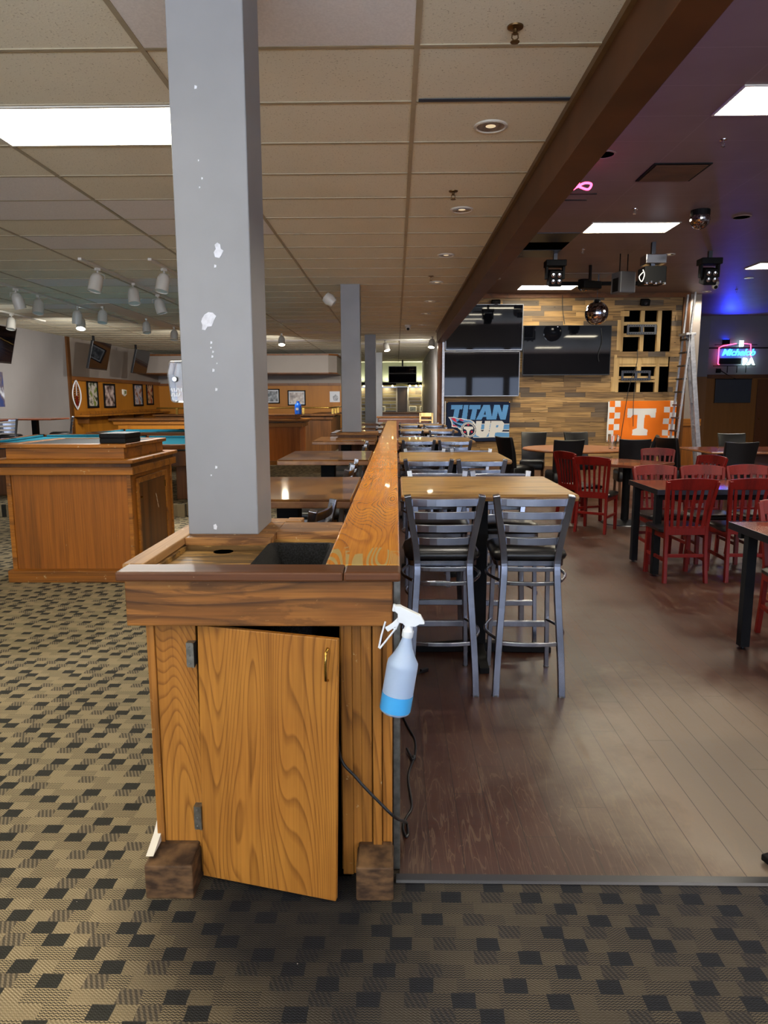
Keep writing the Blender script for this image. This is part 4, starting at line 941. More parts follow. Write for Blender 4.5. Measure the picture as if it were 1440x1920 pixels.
sprinkler(.44, 5.8, ZC, 'brass sprinkler between nearest two recessed lights')
sprinkler(.453, 9.6, ZC, 'brass sprinkler beside the fourth recessed light')
sprinkler(3.09, 7.24, ZR, 'chrome sprinkler below the top-right fluorescent panel', 'chrome')
sprinkler(3.07, 9.71, ZR, 'chrome sprinkler just in front of middle fluorescent panel', 'chrome')
sprinkler(3.05, 12.2, ZR, 'chrome sprinkler right of the left lamp head', 'chrome')
sprinkler(7.6, 16.6, ZR, 'chrome sprinkler at the blue-lit end of the dark ceiling', 'chrome')
def seccam(x, y, z, label, s=1):
    t = thing('security_camera', label, 'camera', (x,y,z)); t.scale = (s,s,s)
    mb = MB(); mb.lathe([(0,.003),(.06,.003),(.06,-.02),(.052,-.035),(0,-.035)], (0,0,0), 20); mb.build('base', M['white_paint'], t, smooth=40)
    mb = MB(); mb.sphere((0,-.01,-.055), .045, 18, 12); mb.build('eyeball', M['white_paint'], t, smooth=60)
    mb = MB(); mb.lathe([(0,0),(.026,0),(.022,.012),(0,.014)], (0,-.04,-.072), 16, Matrix.Rotation(PI/2+.5,4,'X')); mb.build('lens', M['blackm'], t)
seccam(.257, 15.7, ZC, 'white dome security camera on the beige ceiling', 1.2)
seccam(6.68, 15.6, ZR, 'white dome security camera on the dark ceiling', 1.5)
# open tile gap, new white tiles
struct(MB().bx(.12,.925,4.085,4.12,ZC-.007,ZC-.004).build('trim_15', pm('gap_shadow','2f3744',.8)), 'dark gap beside a slipped ceiling tile', 'ceiling gap')
for q, (x0,x1,y0,y1) in enumerate(((-1.145,.082,2.915,3.50),(-2.39,-1.17,5.98,6.56),(-3.64,-2.42,5.37,5.95),(-3.64,-2.42,5.98,6.56),(-2.39,-1.17,6.59,7.17),(-3.64,-2.42,7.2,7.79),(-4.9,-3.68,9.65,10.24),(-3.64,-2.42,9.65,10.24),(-3.64,-2.42,10.26,10.85),(-4.9,-3.68,11.49,12.08),(-2.39,-1.17,14.55,15.1),(-2.39,-1.17,17.0,17.6),(-6.1,-4.9,12.1,12.7),(-1.14,.08,20.6,21.2),(.11,.9,20.0,20.6),(-3.64,-1.2,19.4,20.0))):
    lab = ('bright white replacement ceiling tile at top of picture behind the column' if q == 0 else 'paler replacement ceiling tile among the aged ones')
    tag(MB().bx(x0,x1,y0,y1,ZC-.004,ZC).build('ceiling_tile', M['tile_white']), lab, 'ceiling tile', None if q == 0 else 'paler replacement ceiling tiles')
# track lights
trk = ((-3.54,8.25,11.7,'left'),(-2.77,8.3,11.0,'right'),(-5.33,8.6,15.0,'far'),(-7.0,9.5,14.5,'wall'))
for x, y0, y1, s in trk:
    tag(MB().bx(x-.02,x+.02,y0,y1,ZC-.03,ZC-.003).build('light_track', M['white_paint']), {'left':'white lighting track carrying the three large lamp heads','right':'white lighting track nearest the chipped column','far':'long white lighting track toward the panelled wall','wall':'white lighting track nearest the grey wall'}[s], 'light track')
hd0 = {}
def head(x, y, tilt, rz, label, lens='lens_dim', z=ZC-.03):
    if lens in hd0:
        r = dup(hd0[lens], (x,y,z), rz, label)
    else:
        r = hd0[lens] = thing('track_spotlight', label, 'spotlight', (x,y,z), rz, 'white bullet-shaped track lights')
        mb = MB(); mb.bx(-.02,.02,-.03,.03,-.03,0); mb.lathe([(0,-.06),(.012,-.06),(.012,-.028),(0,-.028)], (0,0,0), 10); mb.build('track_adapter', M['white_paint'], r)
        Rt = Matrix.Rotation(math.radians(tilt),4,'X')
        mb = MB(); mb.lathe([(0,.02),(.03,.015),(.055,-.005),(.072,-.04),(.078,-.09),(.078,-.2),(.08,-.205),(.074,-.205),(.074,-.19),(0,-.18)], (0,0,-.075), 22, Rt); mb.build('shade', M['white_paint'], r, smooth=45)
        mb = MB(); mb.lathe([(0,-.195),(.073,-.195),(.073,-.19),(0,-.188)], (0,0,-.075), 20, Rt); mb.build('lamp_lens', M[lens], r)
        mb = MB(); mb.tube([(0,.0,-.05),(0,.085,-.07),(0,.087,-.12)], .005, 6); mb.build('bracket', M['white_paint'], r)
    r['label'] = label
    return r
for x, y, a, rz, lab, lens in ((-3.55,8.75,-16,-.7,'large white bullet spotlight, leftmost on the nearest track','lens_dim'),(-3.53,9.85,0,.5,'white bullet spotlight in the middle of the nearest track','lens_dim'),(-3.54,10.9,0,1.5,'white bullet spotlight last on the nearest track','lens_dim'),(-2.77,8.8,-14,-.5,'white bullet spotlight just left of the chipped column','lens_dim'),
    (-5.33,10.25,0,2.6,'white bullet spotlight at far left, tilted to the right','lens_dim'),(-5.33,10.9,0,0,'white bullet spotlight pointing down at left, second on its track','lens_dim'),(-5.33,12.2,0,-2.4,'white bullet spotlight tilted toward the grey wall','lens_dim'),(-6.98,13.2,0,0,'small far white bullet spotlight before the grey wall corner','lens_dim'),
    (-4.9,12.2,0,0,'white bullet spotlight right of the lit cool lamp','lens_dim'),(-4.8,14.0,0,.4,'white bullet spotlight in line above the hanging screens','lens_dim'),(-4.75,15.6,0,0,'white bullet spotlight farthest along the wall track','lens_dim'),(-5.75,13.3,-24,.2,'bright cool-lit bullet spotlight before the panelled wall','spot_cool'),
    (-2.7,17.2,-20,.1,'lit warm spotlight on far ceiling right of the chipped column','spot_on'),(-.28,19.3,-40,.7,'lit white spotlight beside the third column','spot_on'),(.9,18.2,-30,-.4,'bright pair lamp by the far end of beam','spot_on')):
    head(x, y, a, rz, lab, lens)
tag(MB().bx(-.5,1.0,19.28,19.32,ZC-.03,ZC-.003).build('light_track', M['white_paint']), 'white lighting track crossing the far hall', 'light track')
tag(MB().bx(-5.1,-4.7,12.0,15.9,ZC-.01,ZC-.003).build('ceiling_strip', M['white_paint']), 'slim white ceiling strip holding a row of spotlights', 'light track')
tag(MB().lathe([(0,0),(.06,.02),(.085,.1),(.07,.17),(0,.19)], (-.85,10.24,2.9), 18, Matrix.Rotation(-.9,4,'Y')).build('flood_lamp', M['white_paint'], smooth=50), 'white lamp housing on upper left side of second grey column', 'lamp')
# vents and openings in the dark ceiling
t = thing('ceiling_vent', 'square dark air vent in the dark ceiling below first fluorescent panel', 'vent', (2.98,8.2,ZR))
MB().bx(-.3,.3,-.3,.3,-.012,0).build('vent_frame', M['blackm'], t)
mb = MB()
for k in range(14): mb.box((0,-.26+.04*k,-.016),(.54,.012,.01),rx=.5)
mb.build('louvre', M['beam'], t)
for a, y, mt, lab in ((1.18,11.0,'steel_dk','grey ventilation panel in the dark ceiling beside the beam'),(1.18,12.2,'steel_dk','pale metal panel in the dark ceiling beside the beam')):
    tag(MB().bx(a,2.7,y,y+.6,ZR-.01,ZR).build('ceiling_panel', M[mt]), lab, 'ceiling panel')
tag(MB().bx(1.18,2.7,11.62,12.18,ZR-.006,ZR).build('ceiling_opening', M['void']), 'dark missing-tile opening in the dark ceiling', 'ceiling opening')
tag(MB().bx(3.0,4.2,14.4,14.95,ZR-.008,ZR).build('ceiling_panel', M['wall_grey']), 'paler tile in dark ceiling before the far fluorescent panel', 'ceiling panel')
# mirror balls
def mirror(r, loc, label, drop, cap=True):
    t = thing('mirror_ball', label, 'mirror ball', loc)
    mb = MB(); mb.sphere((0,0,0), r, 30, 18); o = mb.build('ball', M['mirror'], t)
    mb = MB(); mb.lathe([(0,r-.01),(r*.3,r-.01),(r*.3,r+.03),(0,r+.035)], (0,0,0), 16); mb.build('cap', M['black'], t)
    mb = MB(); mb.tube([(0,0,r+.03),(0,0,r+drop)], .006, 6); mb.build('chain', M['steel_dk'], t)
    return t
def mirror_mat():
    m = pm('mirror_tiles', 'd8d8dc', .06, 1); n = N(m)
    rnd = n('TexWhiteNoise', {'Vector': n('NewGeometry').outputs['True Normal']}).outputs[0]
    n.link(n.ramp(rnd, [(0,'5a5a60'),(.5,'b0b0b8'),(1,'f0f0f4')]), 'Base Color'); return m
M['mirror'] = mirror_mat()
mirror(.235, (4.05,14.9,3.3), 'large mirror ball hanging in front of the plank wall', .44)
def dome(x, y, label):
    t = thing('mirror_ball', label, 'mirror ball', (x,y,ZR))
    mb = MB(); mb.lathe([(0,0),(.12,0),(.12,-.07),(.1,-.09),(0,-.09)], (0,0,0), 20); mb.build('motor_housing', M['black'], t)
    mb = MB(); mb.sphere((0,0,-.11), .125, 26, 16); mb.build('ball', M['mirror'], t)
dome(3.95, 9.8, 'small mirror ball fixed under dark ceiling right of middle fluorescent panel')
dome(3.85, 15.2, 'small mirror ball under dark ceiling left of the large hanging one')
# moving-head lamps and projector cluster
def moving_head(x, y, label):
    t = thing('stage_light', label, 'stage light', (x,y,ZR))
    MB().bx(-.03,.03,-.03,.03,-.12,0).build('clamp', M['steel_dk'], t)
    MB().bx(-.17,.17,-.12,.12,-.22,-.12).build('base', M['black'], t, bevel=.01)
    for a in (-.16,.12): MB().bx(a,a+.04,-.05,.05,-.42,-.22).build('yoke_arm', M['black'], t, bevel=.006)
    MB().box((0,0,-.4),(.22,.22,.26),rx=.3).build('head', M['black'], t, bevel=.02)
    mb = MB()
    for a in (-.05,.05):
        for b in (-.05,.05): mb.lathe([(0,0),(.04,0),(.035,.01),(0,.015)], (a,-.13,-.43+b), 12, Matrix.Rotation(PI/2+.3,4,'X'))
    mb.build('lens', M['chrome'], t)
moving_head(2.67, 12.5, 'black moving-head lamp on dark ceiling beside the grey ceiling panels')
moving_head(5.2, 12.4, 'black four-lens moving-head lamp on dark ceiling at right')
t = thing('lighting_bar', 'black lighting bar hung below dark ceiling above the large mirror ball', 'lighting bar', (3.95,14.5,3.82))
MB().bx(-.85,.9,-.04,.04,-.04,.03).build('bar', M['black'], t, bevel=.01)
for x in (-.82,0,.8): MB().bx(x-.012,x+.012,-.012,.012,.02,.18).build('hanger', M['steel_dk'], t)
MB().lathe([(0,-.05),(.05,-.05),(.09,-.02),(.09,.03),(0,.04)], (.06,.4,-.02), 14).build('ball_motor', M['black'], t)
t = thing('loudspeaker', 'grey loudspeaker cabinet hanging left of the black projector', 'speaker', (3.87,12.6,3.5), .3)
MB().bx(-.17,.13,-.14,.14,-.15,.2).build('cabinet', pm('grey_speaker','4b4b50',.5), t, bevel=.02)
MB().bx(-.172,-.168,-.08,.08,-.12,.1).build('grille', M['black'], t)
mb = MB(); mb.tube([(-.1,0,.2),(-.1,0,.52)], .01, 6); mb.tube([(.05,0,.2),(.05,0,.52)], .01, 6); mb.build('hanging_bracket', M['black'], t)
t = thing('projector', 'black projector with silver ventilated top hanging from the dark ceiling', 'projector', (4.02,11.7,3.5))
MB().bx(-.17,.17,-.17,.17,-.14,.12).build('body', M['black'], t, bevel=.015)
mb = MB(); mb.bx(-.15,.17,-.15,.15,.16,.3); mb.build('silver_top', M['chrome'], t, bevel=.01)
mb = MB(); mb.bx(-.03,.03,-.03,.03,.1,.5); mb.build('ceiling_mount', M['steel_dk'], t)
mb = MB()
for k in range(5): mb.lathe([(0,0),(.03,0),(.03,-.03),(0,-.035)], (-.14+.07*k,-.17,-.13+.02*(k%2)), 10)
mb.build('lens_row', M['chrome'], t)
mb = MB(); mb.tube(cr([(-.2,-.17,.02),(-.26,-.19,-.05),(-.22,-.2,-.12),(-.18,-.19,-.02),(-.2,-.17,.06)]), .008, 6); mb.build('cable_loop', M['label_w'], t)
t = thing('stage_light', 'low black lamp and mirrors lying along the hanging lighting bar', 'stage light', (3.55,13.6,3.7), .4)
MB().bx(-.2,.2,-.1,.1,-.12,.02).build('body', M['black'], t, bevel=.02); MB().bx(-.02,.02,-.02,.02,.0,.3).build('clamp', M['steel_dk'], t)
# small red neon behind the beam and violet lamp
t = thing('neon_sign', 'small red neon tube sign peeking out behind the dark beam', 'neon sign', (1.88,7.8,3.72))
mb = MB(); mb.tube(cr([(0,0,.2),(.0,0,.06),(-.06,0,.0),(-.1,0,.03),(-.06,0,.06),(.02,0,.02),(.1,0,.0),(.13,0,.05),(.06,0,.06),(-.02,0,.02)]), .012, 8); mb.tube(cr([(-.05,0,.2),(-.08,0,.1),(-.14,0,.12)]), .01, 8); mb.build('red_tube', M['n_red'], t, smooth=60)
mb = MB(); mb.tube(cr([(-.12,.02,.14),(-.08,.02,.1),(-.1,.02,.06)]), .01, 8); mb.build('violet_tube', M['n_violet'], t, smooth=60)
mb = MB(); mb.bx(-.35,.2,.03,.05,-.04,-.03); mb.bx(-.35,.1,.03,.05,-.1,-.09); mb.bx(-.3,-.28,.03,.05,-.1,.28); mb.build('sign_frame', M['black'], t)
tag(MB().bx(1.129,1.15,1.2,9.5,3.05,3.075).build('led_strip', M['purple']), 'violet light strip on the dining side of the dark beam', 'light strip')
t = thing('uplight', 'small black uplight washing the dark ceiling blue above the neon', 'uplight', (9.7,21.6,3.25))
MB().bx(-.08,.08,-.06,.1,-.08,.06).build('housing', M['black'], t, bevel=.008)
MB().bx(-.06,.06,-.04,.08,.058,.064).build('blue_lens', M['blue_led'], t)

# ================================================================ plank wall screens and flags
def tv(x0, x1, z0, z1, y, label, bez='bezel', tilt=0):
    t = thing('television', label, 'television', ((x0+x1)/2, y, (z0+z1)/2)); t.rotation_euler = (tilt,0,0)
    w, h = (x1-x0)/2, (z1-z0)/2
    MB().bx(-w,w,-.02,.04,-h,h).build('casing', M['bezel'], t, bevel=.004)
    MB().bx(-w+.014,w-.014,-.023,-.019,-h+.02,h-.014).build('screen', M['screen'], t)
    mb = MB(); mb.bx(-w,w,-.025,-.018,-h,-h+.018); mb.bx(-w,w,-.025,-.018,h-.012,h); mb.bx(-w,-w+.012,-.025,-.018,-h,h); mb.bx(w-.012,w,-.025,-.018,-h,h); mb.build('bezel', M[bez], t)
    MB().bx(-w*.4,w*.4,.04,.1,-h*.4,h*.4).build('wall_mount', M['black'], t)
    return t
tv(1.15,2.93,2.715,3.75,16.99,'upper of two stacked large televisions at left of plank wall','bezel_s',math.radians(2))
tv(1.12,2.88,1.66,2.69,16.99,'lower of two stacked large televisions, directly above the navy flag','bezel_s')
tv(2.94,4.97,2.14,3.27,16.97,'large wide television in the middle of the plank wall','bezel')
def inpoly(u, v, P):
    c = False; j = len(P)-1
    for i in range(len(P)):
        if (P[i][1] > v) != (P[j][1] > v) and u < (P[j][0]-P[i][0])*(v-P[i][1])/(P[j][1]-P[i][1])+P[i][0]: c = not c
        j = i
    return c
def flag(name, x0, z0, W, Hh, nx, nz, paint, mats, y, label, wave):
    bm = bmesh.new(); V = []
    for j in range(nz+1):
        row = []
        for i in range(nx+1):
            u, v = i/nx, j/nz
            row.append(bm.verts.new((u*W + .004*math.sin(7*v), wave(u, v), -v*Hh*(1 - .012*math.sin(PI*u*2)**2))))
        V.append(row)
    for j in range(nz):
        for i in range(nx):
            f = bm.faces.new((V[j][i], V[j+1][i], V[j+1][i+1], V[j][i+1])); f.material_index = paint((i+.5)/nx, (j+.5)/nz); f.smooth = True
    t = thing(name, label, 'flag', (x0, y, z0))
    me = bpy.data.meshes.new('cloth'); bm.to_mesh(me); bm.free()
    for m in mats: me.materials.append(m)
    o = bpy.data.objects.new('cloth', me); COL.objects.link(o); o.parent = t
    s = o.modifiers.new('Solid','SOLIDIFY'); s.thickness = .002
    mb = MB()
    for u in (.01, .99):
        for v in (.01, .97): mb.lathe([(0,-.05),(.004,-.05),(.004,0),(.012,0),(.012,.006),(0,.008)], (u*W, wave(u,v)-.002, -v*Hh), 10, Matrix.Rotation(PI/2,4,'X'))
    mb.build('grommet', M['brass'], t)
    return t
def star(cx, cy, r): return [(cx+(r if k%2 == 0 else r*.42)*math.sin(PI*k/5), cy-(r if k%2 == 0 else r*.42)*math.cos(PI*k/5)) for k in range(10)]
TIT = [[(215,160),(415,160),(405,240),(358,240),(332,420),(245,420),(272,240),(212,240)],[(432,160),(512,160),(488,420),(398,420)],[(530,160),(725,160),(714,240),(660,240),(632,420),(545,420),(578,240),(520,240)],
       [(770,160),(878,160),(922,420),(828,420),(822,372),(764,372),(740,420),(645,420)],[(952,160),(1045,160),(1088,300),(1112,160),(1200,160),(1155,420),(1065,420),(1015,285),(994,420),(905,420)]]
AH = [(800,260),(812,330),(776,330)]
UPP = [[(650,445),(752,445),(735,600),(748,625),(775,625),(790,600),(802,445),(900,445),(872,660),(830,722),(715,722),(650,690)],[(912,445),(1100,445),(1136,485),(1122,600),(1080,648),(985,652),(972,722),(870,722)]]
PH = [(1003,520),(1040,520),(1030,562),(992,562)]
FLO = [(165,372),(265,370),(335,400),(390,395),(470,415),(540,420),(620,460),(660,540),(420,640),(330,560),(235,548),(228,470),(200,410)]
FLI = [(195,385),(260,382),(335,412),(390,408),(465,428),(540,432),(600,470),(420,600),(320,545),(250,530),(245,470),(215,410)]
FRED = [[(215,390),(290,395),(322,470),(262,440)],[(345,405),(400,412),(450,452),(385,440)],[(245,500),(300,520),(340,548),(262,548)]]
FNAV = [[(240,450),(330,500),(420,540),(400,560),(300,520)],[(310,470),(360,430),(440,470),(540,440),(420,490)]]
TT = [(438,545),(602,545),(606,592),(575,588),(548,610),(535,650),(528,705),(508,705),(502,650),(488,608),(462,588),(436,592)]
def titan(u, v):
    x, y = 135+u*1090, 110+v*690
    # 0 navy 1 light blue 2 white 3 red
    for s in (star(517,512,24), star(580,632,24), star(462,640,24)):
        if inpoly(x, y, s): return 3
    if inpoly(x, y, TT): return 2
    d = math.hypot(x-525, (y-597)*1.03)
    if d < 105: return 0
    if d < 118: return 2
    if d < 128: return 0
    if d < 138: return 2
    if inpoly(x, y, FLO):
        if inpoly(x, y, FLI):
            for p in FRED:
                if inpoly(x, y, p): return 3
            for p in FNAV:
                if inpoly(x, y, p): return 0
            return 1
        return 2
    for p in UPP:
        if inpoly(x, y, p):
            if p is UPP[1] and inpoly(x, y, PH): return 1
            return 2
    for p in TIT:
        if inpoly(x, y, p): return 0 if p is TIT[3] and inpoly(x, y, AH) else 1
    if x > 600:
        if 490 < y < 502 or 588 < y < 600 or 632 < y < 646 or 725 < y < 738: return 2
        if 502 <= y <= 588 or 646 <= y <= 725: return 1
    return 0
def cl(nm, h, r=.75):
    return pm(nm, h, r, spec=.2)
NAVY = cl('navy_cloth','14213c')
flag('flag', 1.19, 1.53, 1.5, .93, 190, 118, titan, [NAVY, cl('sky_cloth','5f97cc'), cl('white_cloth','dcdcd8'), cl('red_cloth','d0304a')], 17.055, 'navy TITAN UP flag with flaming round emblem below the stacked televisions', lambda u, v: -.012-.008*math.sin(9*u+4*v)-.01*math.sin(3*u-6*v)*v)
VT = [(303,1128),(529,1128),(527,1202),(492,1202),(478,1180),(442,1180),(440,1286),(472,1300),(468,1345),(348,1345),(350,1300),(384,1286),(386,1180),(346,1180),(334,1202),(304,1202)]
def vols(u, v):
    x, y = 145+u*545, 1068+v*327
    if inpoly(x, y, VT): return 1
    if x < 157: return 1
    r = int((y-1068)/46.7)
    if x < 245: return 1 if (r % 2 == 0) == (x > 201) else 0
    if x > 590: return 1 if (r % 2 == 0) == (x > 640) else 0
    return 0
flag('flag', 4.99, 1.545, 1.6, .96, 170, 102, vols, [cl('orange_cloth','f07a1e'), cl('white_cloth2','e4e2de')], 17.05, 'orange flag with white letter T and checkered ends on the plank wall', lambda u, v: -.014-.009*math.sin(8*u+5*v)-.012*math.sin(4*u-7*v)*v)
for z, x0, lab in ((3.18,5.36,'upper black TV mounting bracket in the plank wall opening'),(2.13,5.28,'lower black TV mounting bracket in the plank wall opening')):
    t = thing('wall_bracket', lab, 'bracket', (x0,17.08,z))
    mb = MB(); mb.bx(0,.68,-.02,.02,.06,.115); mb.bx(0,.68,-.02,.02,-.115,-.06); mb.bx(0,.05,-.02,.02,-.06,.06); mb.bx(.63,.68,-.02,.02,-.06,.06); mb.bx(.31,.37,-.02,.02,-.06,.06); mb.build('plate', M['steel_dk'], t, bevel=.004)
    mb = MB()
    for k in range(11): mb.bx(.04+.056*k,.065+.056*k,-.022,-.019,.08,.092); mb.bx(.04+.056*k,.065+.056*k,-.022,-.019,-.095,-.083)
    mb.build('slot', M['void'], t)
for P, lab in (([(5.62,17.07,2.72),(5.6,17.0,2.4),(5.45,16.98,1.9),(5.36,16.97,1.2),(5.3,16.98,.6)],'black cable hanging from the wall opening across the orange flag'),([(5.6,17.05,2.0),(5.56,16.97,1.5),(5.58,16.97,.95)],'short black cable hanging over the white letter of orange flag'),([(4.72,16.94,3.2),(4.75,16.92,2.9),(4.68,16.92,2.6),(4.7,16.92,2.45)],'black cable looped over the right side of the wide television'),([(3.83,17.03,3.95),(3.85,17.02,3.6),(3.9,17.0,3.3)],'thin cable running down plank wall to the wide television')):
    mb = MB(); mb.tube(cr(P), .008, 6); tag(mb.build('cable', M['cord'], smooth=60), lab, 'cable')
for x, lab in ((2.3,'small black speaker at top left of the plank wall'),(5.72,'small black speaker at top of plank wall above the openings')):
    t = thing('wall_speaker', lab, 'speaker', (x,17.0,3.78)); MB().box((0,0,0),(.2,.12,.14),rx=.4).build('cabinet', M['black'], t, bevel=.015); MB().bx(-.02,.02,0,.1,-.02,.02).build('arm', M['black'], t)
    mb = MB(); mb.lathe([(0,0),(.045,0),(.04,.01),(0,.004)], (0,-.06,-.02), 16, Matrix.Rotation(PI/2+.4,4,'X')); mb.build('driver', M['steel_dk'], t)
tag(MB().bx(1.07,1.12,16.86,16.9,0,3.3).build('conduit', M['alu']), 'pale metal conduit beside the stacked televisions', 'conduit')
tag(MB().bx(1.15,1.17,16.94,16.96,.0,1.55).build('conduit', M['white_paint']), 'short white pole left of the navy flag', 'pole')
# ladder
t = thing('stepladder', 'tall silver stepladder standing before the plank wall edge', 'ladder', (6.6,16.35,0))
for y in (-.1,.3):
    MB().bar([(-.3,y,0),(-.1,y,3.05),(-.05,y,3.9)], .04, .05, (0,1,0)).build('front_rail', M['alu'], t, bevel=.004)
for y in (-.1,.1):
    MB().bar([(.3,y,0),(-.08,y,3.0)], .1, .05, (0,1,0)).build('rear_rail', M['alu'], t, bevel=.004)
for k in range(1, 11):
    z = .29*k; MB().bx(-.3+.0656*z-.05, -.3+.0656*z+.05, -.1, .3, z-.015, z+.015).build('step', M['steel_dk'], t)
for k in range(1, 6):
    z = .5*k; MB().bx(.3-.1267*z-.015, .3-.1267*z+.015, -.1, .1, z-.012, z+.012).build('rear_brace', M['alu'], t)
MB().bx(-.2,.02,-.12,.32,2.98,3.03).build('top_cap', M['alu'], t, bevel=.006)
# right column on pedestal
t = thing('column', 'beige column on oak pedestal behind the silver ladder', 'column', (6.99,17.42,0))
MB().bx(-.145,.145,-.12,.15,1.12,ZR).build('shaft', M['wall_beige'], t, bevel=.004)
MB().bx(-.2,.2,-.17,.2,0,.95).build('pedestal', M['oak_island'], t, bevel=.005)
MB().bx(-.25,.27,-.22,.22,.95,1.12).build('pedestal_cap', M['oak_island_x'], t, bevel=.008)
# alcove neon
t = thing('neon_sign', 'glowing blue and red neon beer sign on grey alcove wall', 'neon sign', (10.0,21.6,2.85))
def text(s, size, shear, loc, mat, par, name, ext=.01, bold=0):
    c = bpy.data.curves.new(name, 'FONT'); c.body = s; c.size = size; c.shear = shear; c.extrude = ext; c.offset = bold; c.align_x = 'LEFT'
    o = bpy.data.objects.new(name, c); me = bpy.data.meshes.new_from_object(o); bpy.data.objects.remove(o); bpy.data.curves.remove(c)
    me.name = name
    me.transform(Matrix.Translation(loc) @ Matrix.Rotation(PI/2,4,'X')); me.materials.clear(); me.materials.append(mat)
    o = bpy.data.objects.new(name, me); COL.objects.link(o); o.parent = par; return o
text('Michelob', .26, .35, (-.42,-.02,-.0), M['n_blue'], t, 'brand_script', .01, .006)
text('RA', .27, 0, (.2,-.03,-.27), M['n_white'], t, 'lit_letters', .012, .01)
mb = MB(); mb.tube([(-.46,0,-.26),(-.5,0,-.25),(-.5,0,.22),(-.38,0,.28),(.0,0,.34)], .014, 8); mb.tube([(.22,0,.34),(.42,0,.32),(.44,0,.0),(.46,0,-.05)], .014, 8); mb.build('red_border_tube', M['n_red'], t, smooth=60)
mb = MB(); mb.tube([(.09,-.01,.26),(.19,-.01,.26),(.19,-.01,.42),(.09,-.01,.42)], .013, 8, True); mb.tube([(.14,-.01,.29),(.14,-.01,.39)], .012, 8); mb.build('white_tube', M['n_white'], t, smooth=60)
mb = MB(); mb.bx(-.62,.62,.02,.04,-.31,-.29); mb.bx(-.62,.62,.02,.04,.3,.32); mb.bx(-.45,.18,.01,.03,-.25,-.08)
for x in (-.2,.08,.34): mb.bx(x-.008,x+.008,.02,.04,-.5,-.3)
mb.build('sign_frame', M['blackm'], t)
mb = MB(); mb.bx(-.52,-.4,.0,.06,-.5,-.38); mb.tube([(-.4,.06,-.42),(-.1,.07,-.6),(.5,.07,-.85)], .012, 6); mb.build('transformer', M['blackm'], t)
t = thing('wall_panel', 'dark flat panel mounted on the alcove oak wall under the neon', 'panel', (10.05,21.66,1.83))
MB().bx(-.56,.5,-.03,.03,-.36,.34).build('panel', noisy('slate_panel','1c212c','20262f',3,.5), t, bevel=.006); MB().bx(-.57,.51,-.035,.02,.325,.35).build('top_strip', M['blackm'], t)
t = thing('wall_notice', 'small pale framed notice on the angled oak panelling', 'notice', (8.75,21.9,1.75), -.5)
MB().bx(-.13,.13,-.015,.015,-.2,.2).build('frame', M['pale'], t); MB().bx(-.1,.1,-.018,-.014,-.16,.16).build('print', picture('notice_print','8c8474','4b4438','b0a894',14), t)

# ================================================================ left wall pictures and screens
def frame_x(y, z, W, Hh, mat, label, cat='picture', name='framed_picture'):
    t = thing(name, label, cat, (-8.25,y,z))
    mb = MB(); b = .05; mb.bx(.005,.04,-W/2,-W/2+b,-Hh/2,Hh/2); mb.bx(.005,.04,W/2-b,W/2,-Hh/2,Hh/2); mb.bx(.005,.04,-W/2,W/2,-Hh/2,-Hh/2+b); mb.bx(.005,.04,-W/2,W/2,Hh/2-b,Hh/2); mb.build('frame', M['black'], t, bevel=.004)
    MB().bx(.005,.018,-W/2+.02,W/2-.02,-Hh/2+.02,Hh/2-.02).build('picture', mat, t)
frame_x(19.45, 1.75, .68, .72, picture('portrait_a','3a4a2c','c8bdb4','6f7f3c',5), 'black framed sports portrait nearest the white football outline')
frame_x(20.6, 1.72, .8, .68, picture('portrait_b','3c3030','8a7a76','c8b4ac',6), 'wide black framed sports print, second from the corner post')
frame_x(22.9, 1.76, .8, .7, picture('portrait_c','6f7f96','b8b4b8','8a5a44',5), 'black framed blue-toned print right of the small pale badge')
frame_x(24.0, 1.82, .62, .76, picture('portrait_d','6a3a1c','c8a078','8c2c1c',5), 'black framed reddish print farthest along the panelled wall')
t = thing('football_sign', 'white football-shaped outline sign on panelled wall beside the corner post', 'sign', (-8.2,18.4,1.73))
out = [(.27*math.cos(a)*(1 if abs(math.cos(a)) < .2 else 1), .37*math.sin(a)) for a in [2*PI*k/36 for k in range(36)]]
out = [(.24*(1-q*q), .37*q) for q in [-1+k/9 for k in range(18)]] + [(-.24*(1-q*q), .37*q) for q in [1-k/9 for k in range(18)]]
mb = MB(); mb.tube([(0,a,b) for a, b in out], .018, 8, True); mb.build('outline', M['label_w'], t, smooth=60)
mb = MB(); mb.prism([(a*.95,b*.95) for a, b in out], lambda u,v,d: (d,u,v), -.03, -.02); mb.build('backing', M['oak_island'], t)
mb = MB(); mb.bar([(0,0,-.3),(0,0,.3)], .012, .012); mb.build('seam', M['label_w'], t)
for k in range(7):
    for s in (-1,1): MB().box((-.005, s*.1, -.18+.06*k), (.008,.05,.022)).build('dark_letter', M['black'], t)
MB().prism([(-.05,-.28),(.07,-.28),(.06,-.05),(-.03,-.02)], lambda u,v,d: (d,u,v), -.01, .006).build('bottle_motif', M['red_wood'], t)
t = thing('wall_badge', 'small pale badge between the framed prints on panelled wall', 'badge', (-8.2,21.7,1.82))
MB().prism([(-.12,-.05),(.0,-.11),(.14,-.05),(.16,.08),(-.12,.1)], lambda u,v,d: (d,u,v), -.045, .0).build('badge', M['pale'], t, bevel=.004); MB().prism([(-.04,-.05),(.1,-.03),(.1,.05),(-.03,.06)], lambda u,v,d: (d,u,v), 0, .006).build('motif', noisy('green_motif','5f7a4a','8c8452',8), t)
t = thing('poster', 'colour poster on grey wall at the left picture edge', 'poster', (-8.25,14.8,1.82))
MB().bx(-.001,.008,-.32,.25,-.36,.36).build('sheet', picture('poster_print','c4c8d4','5a5058','2c3c6c',2.5), t)
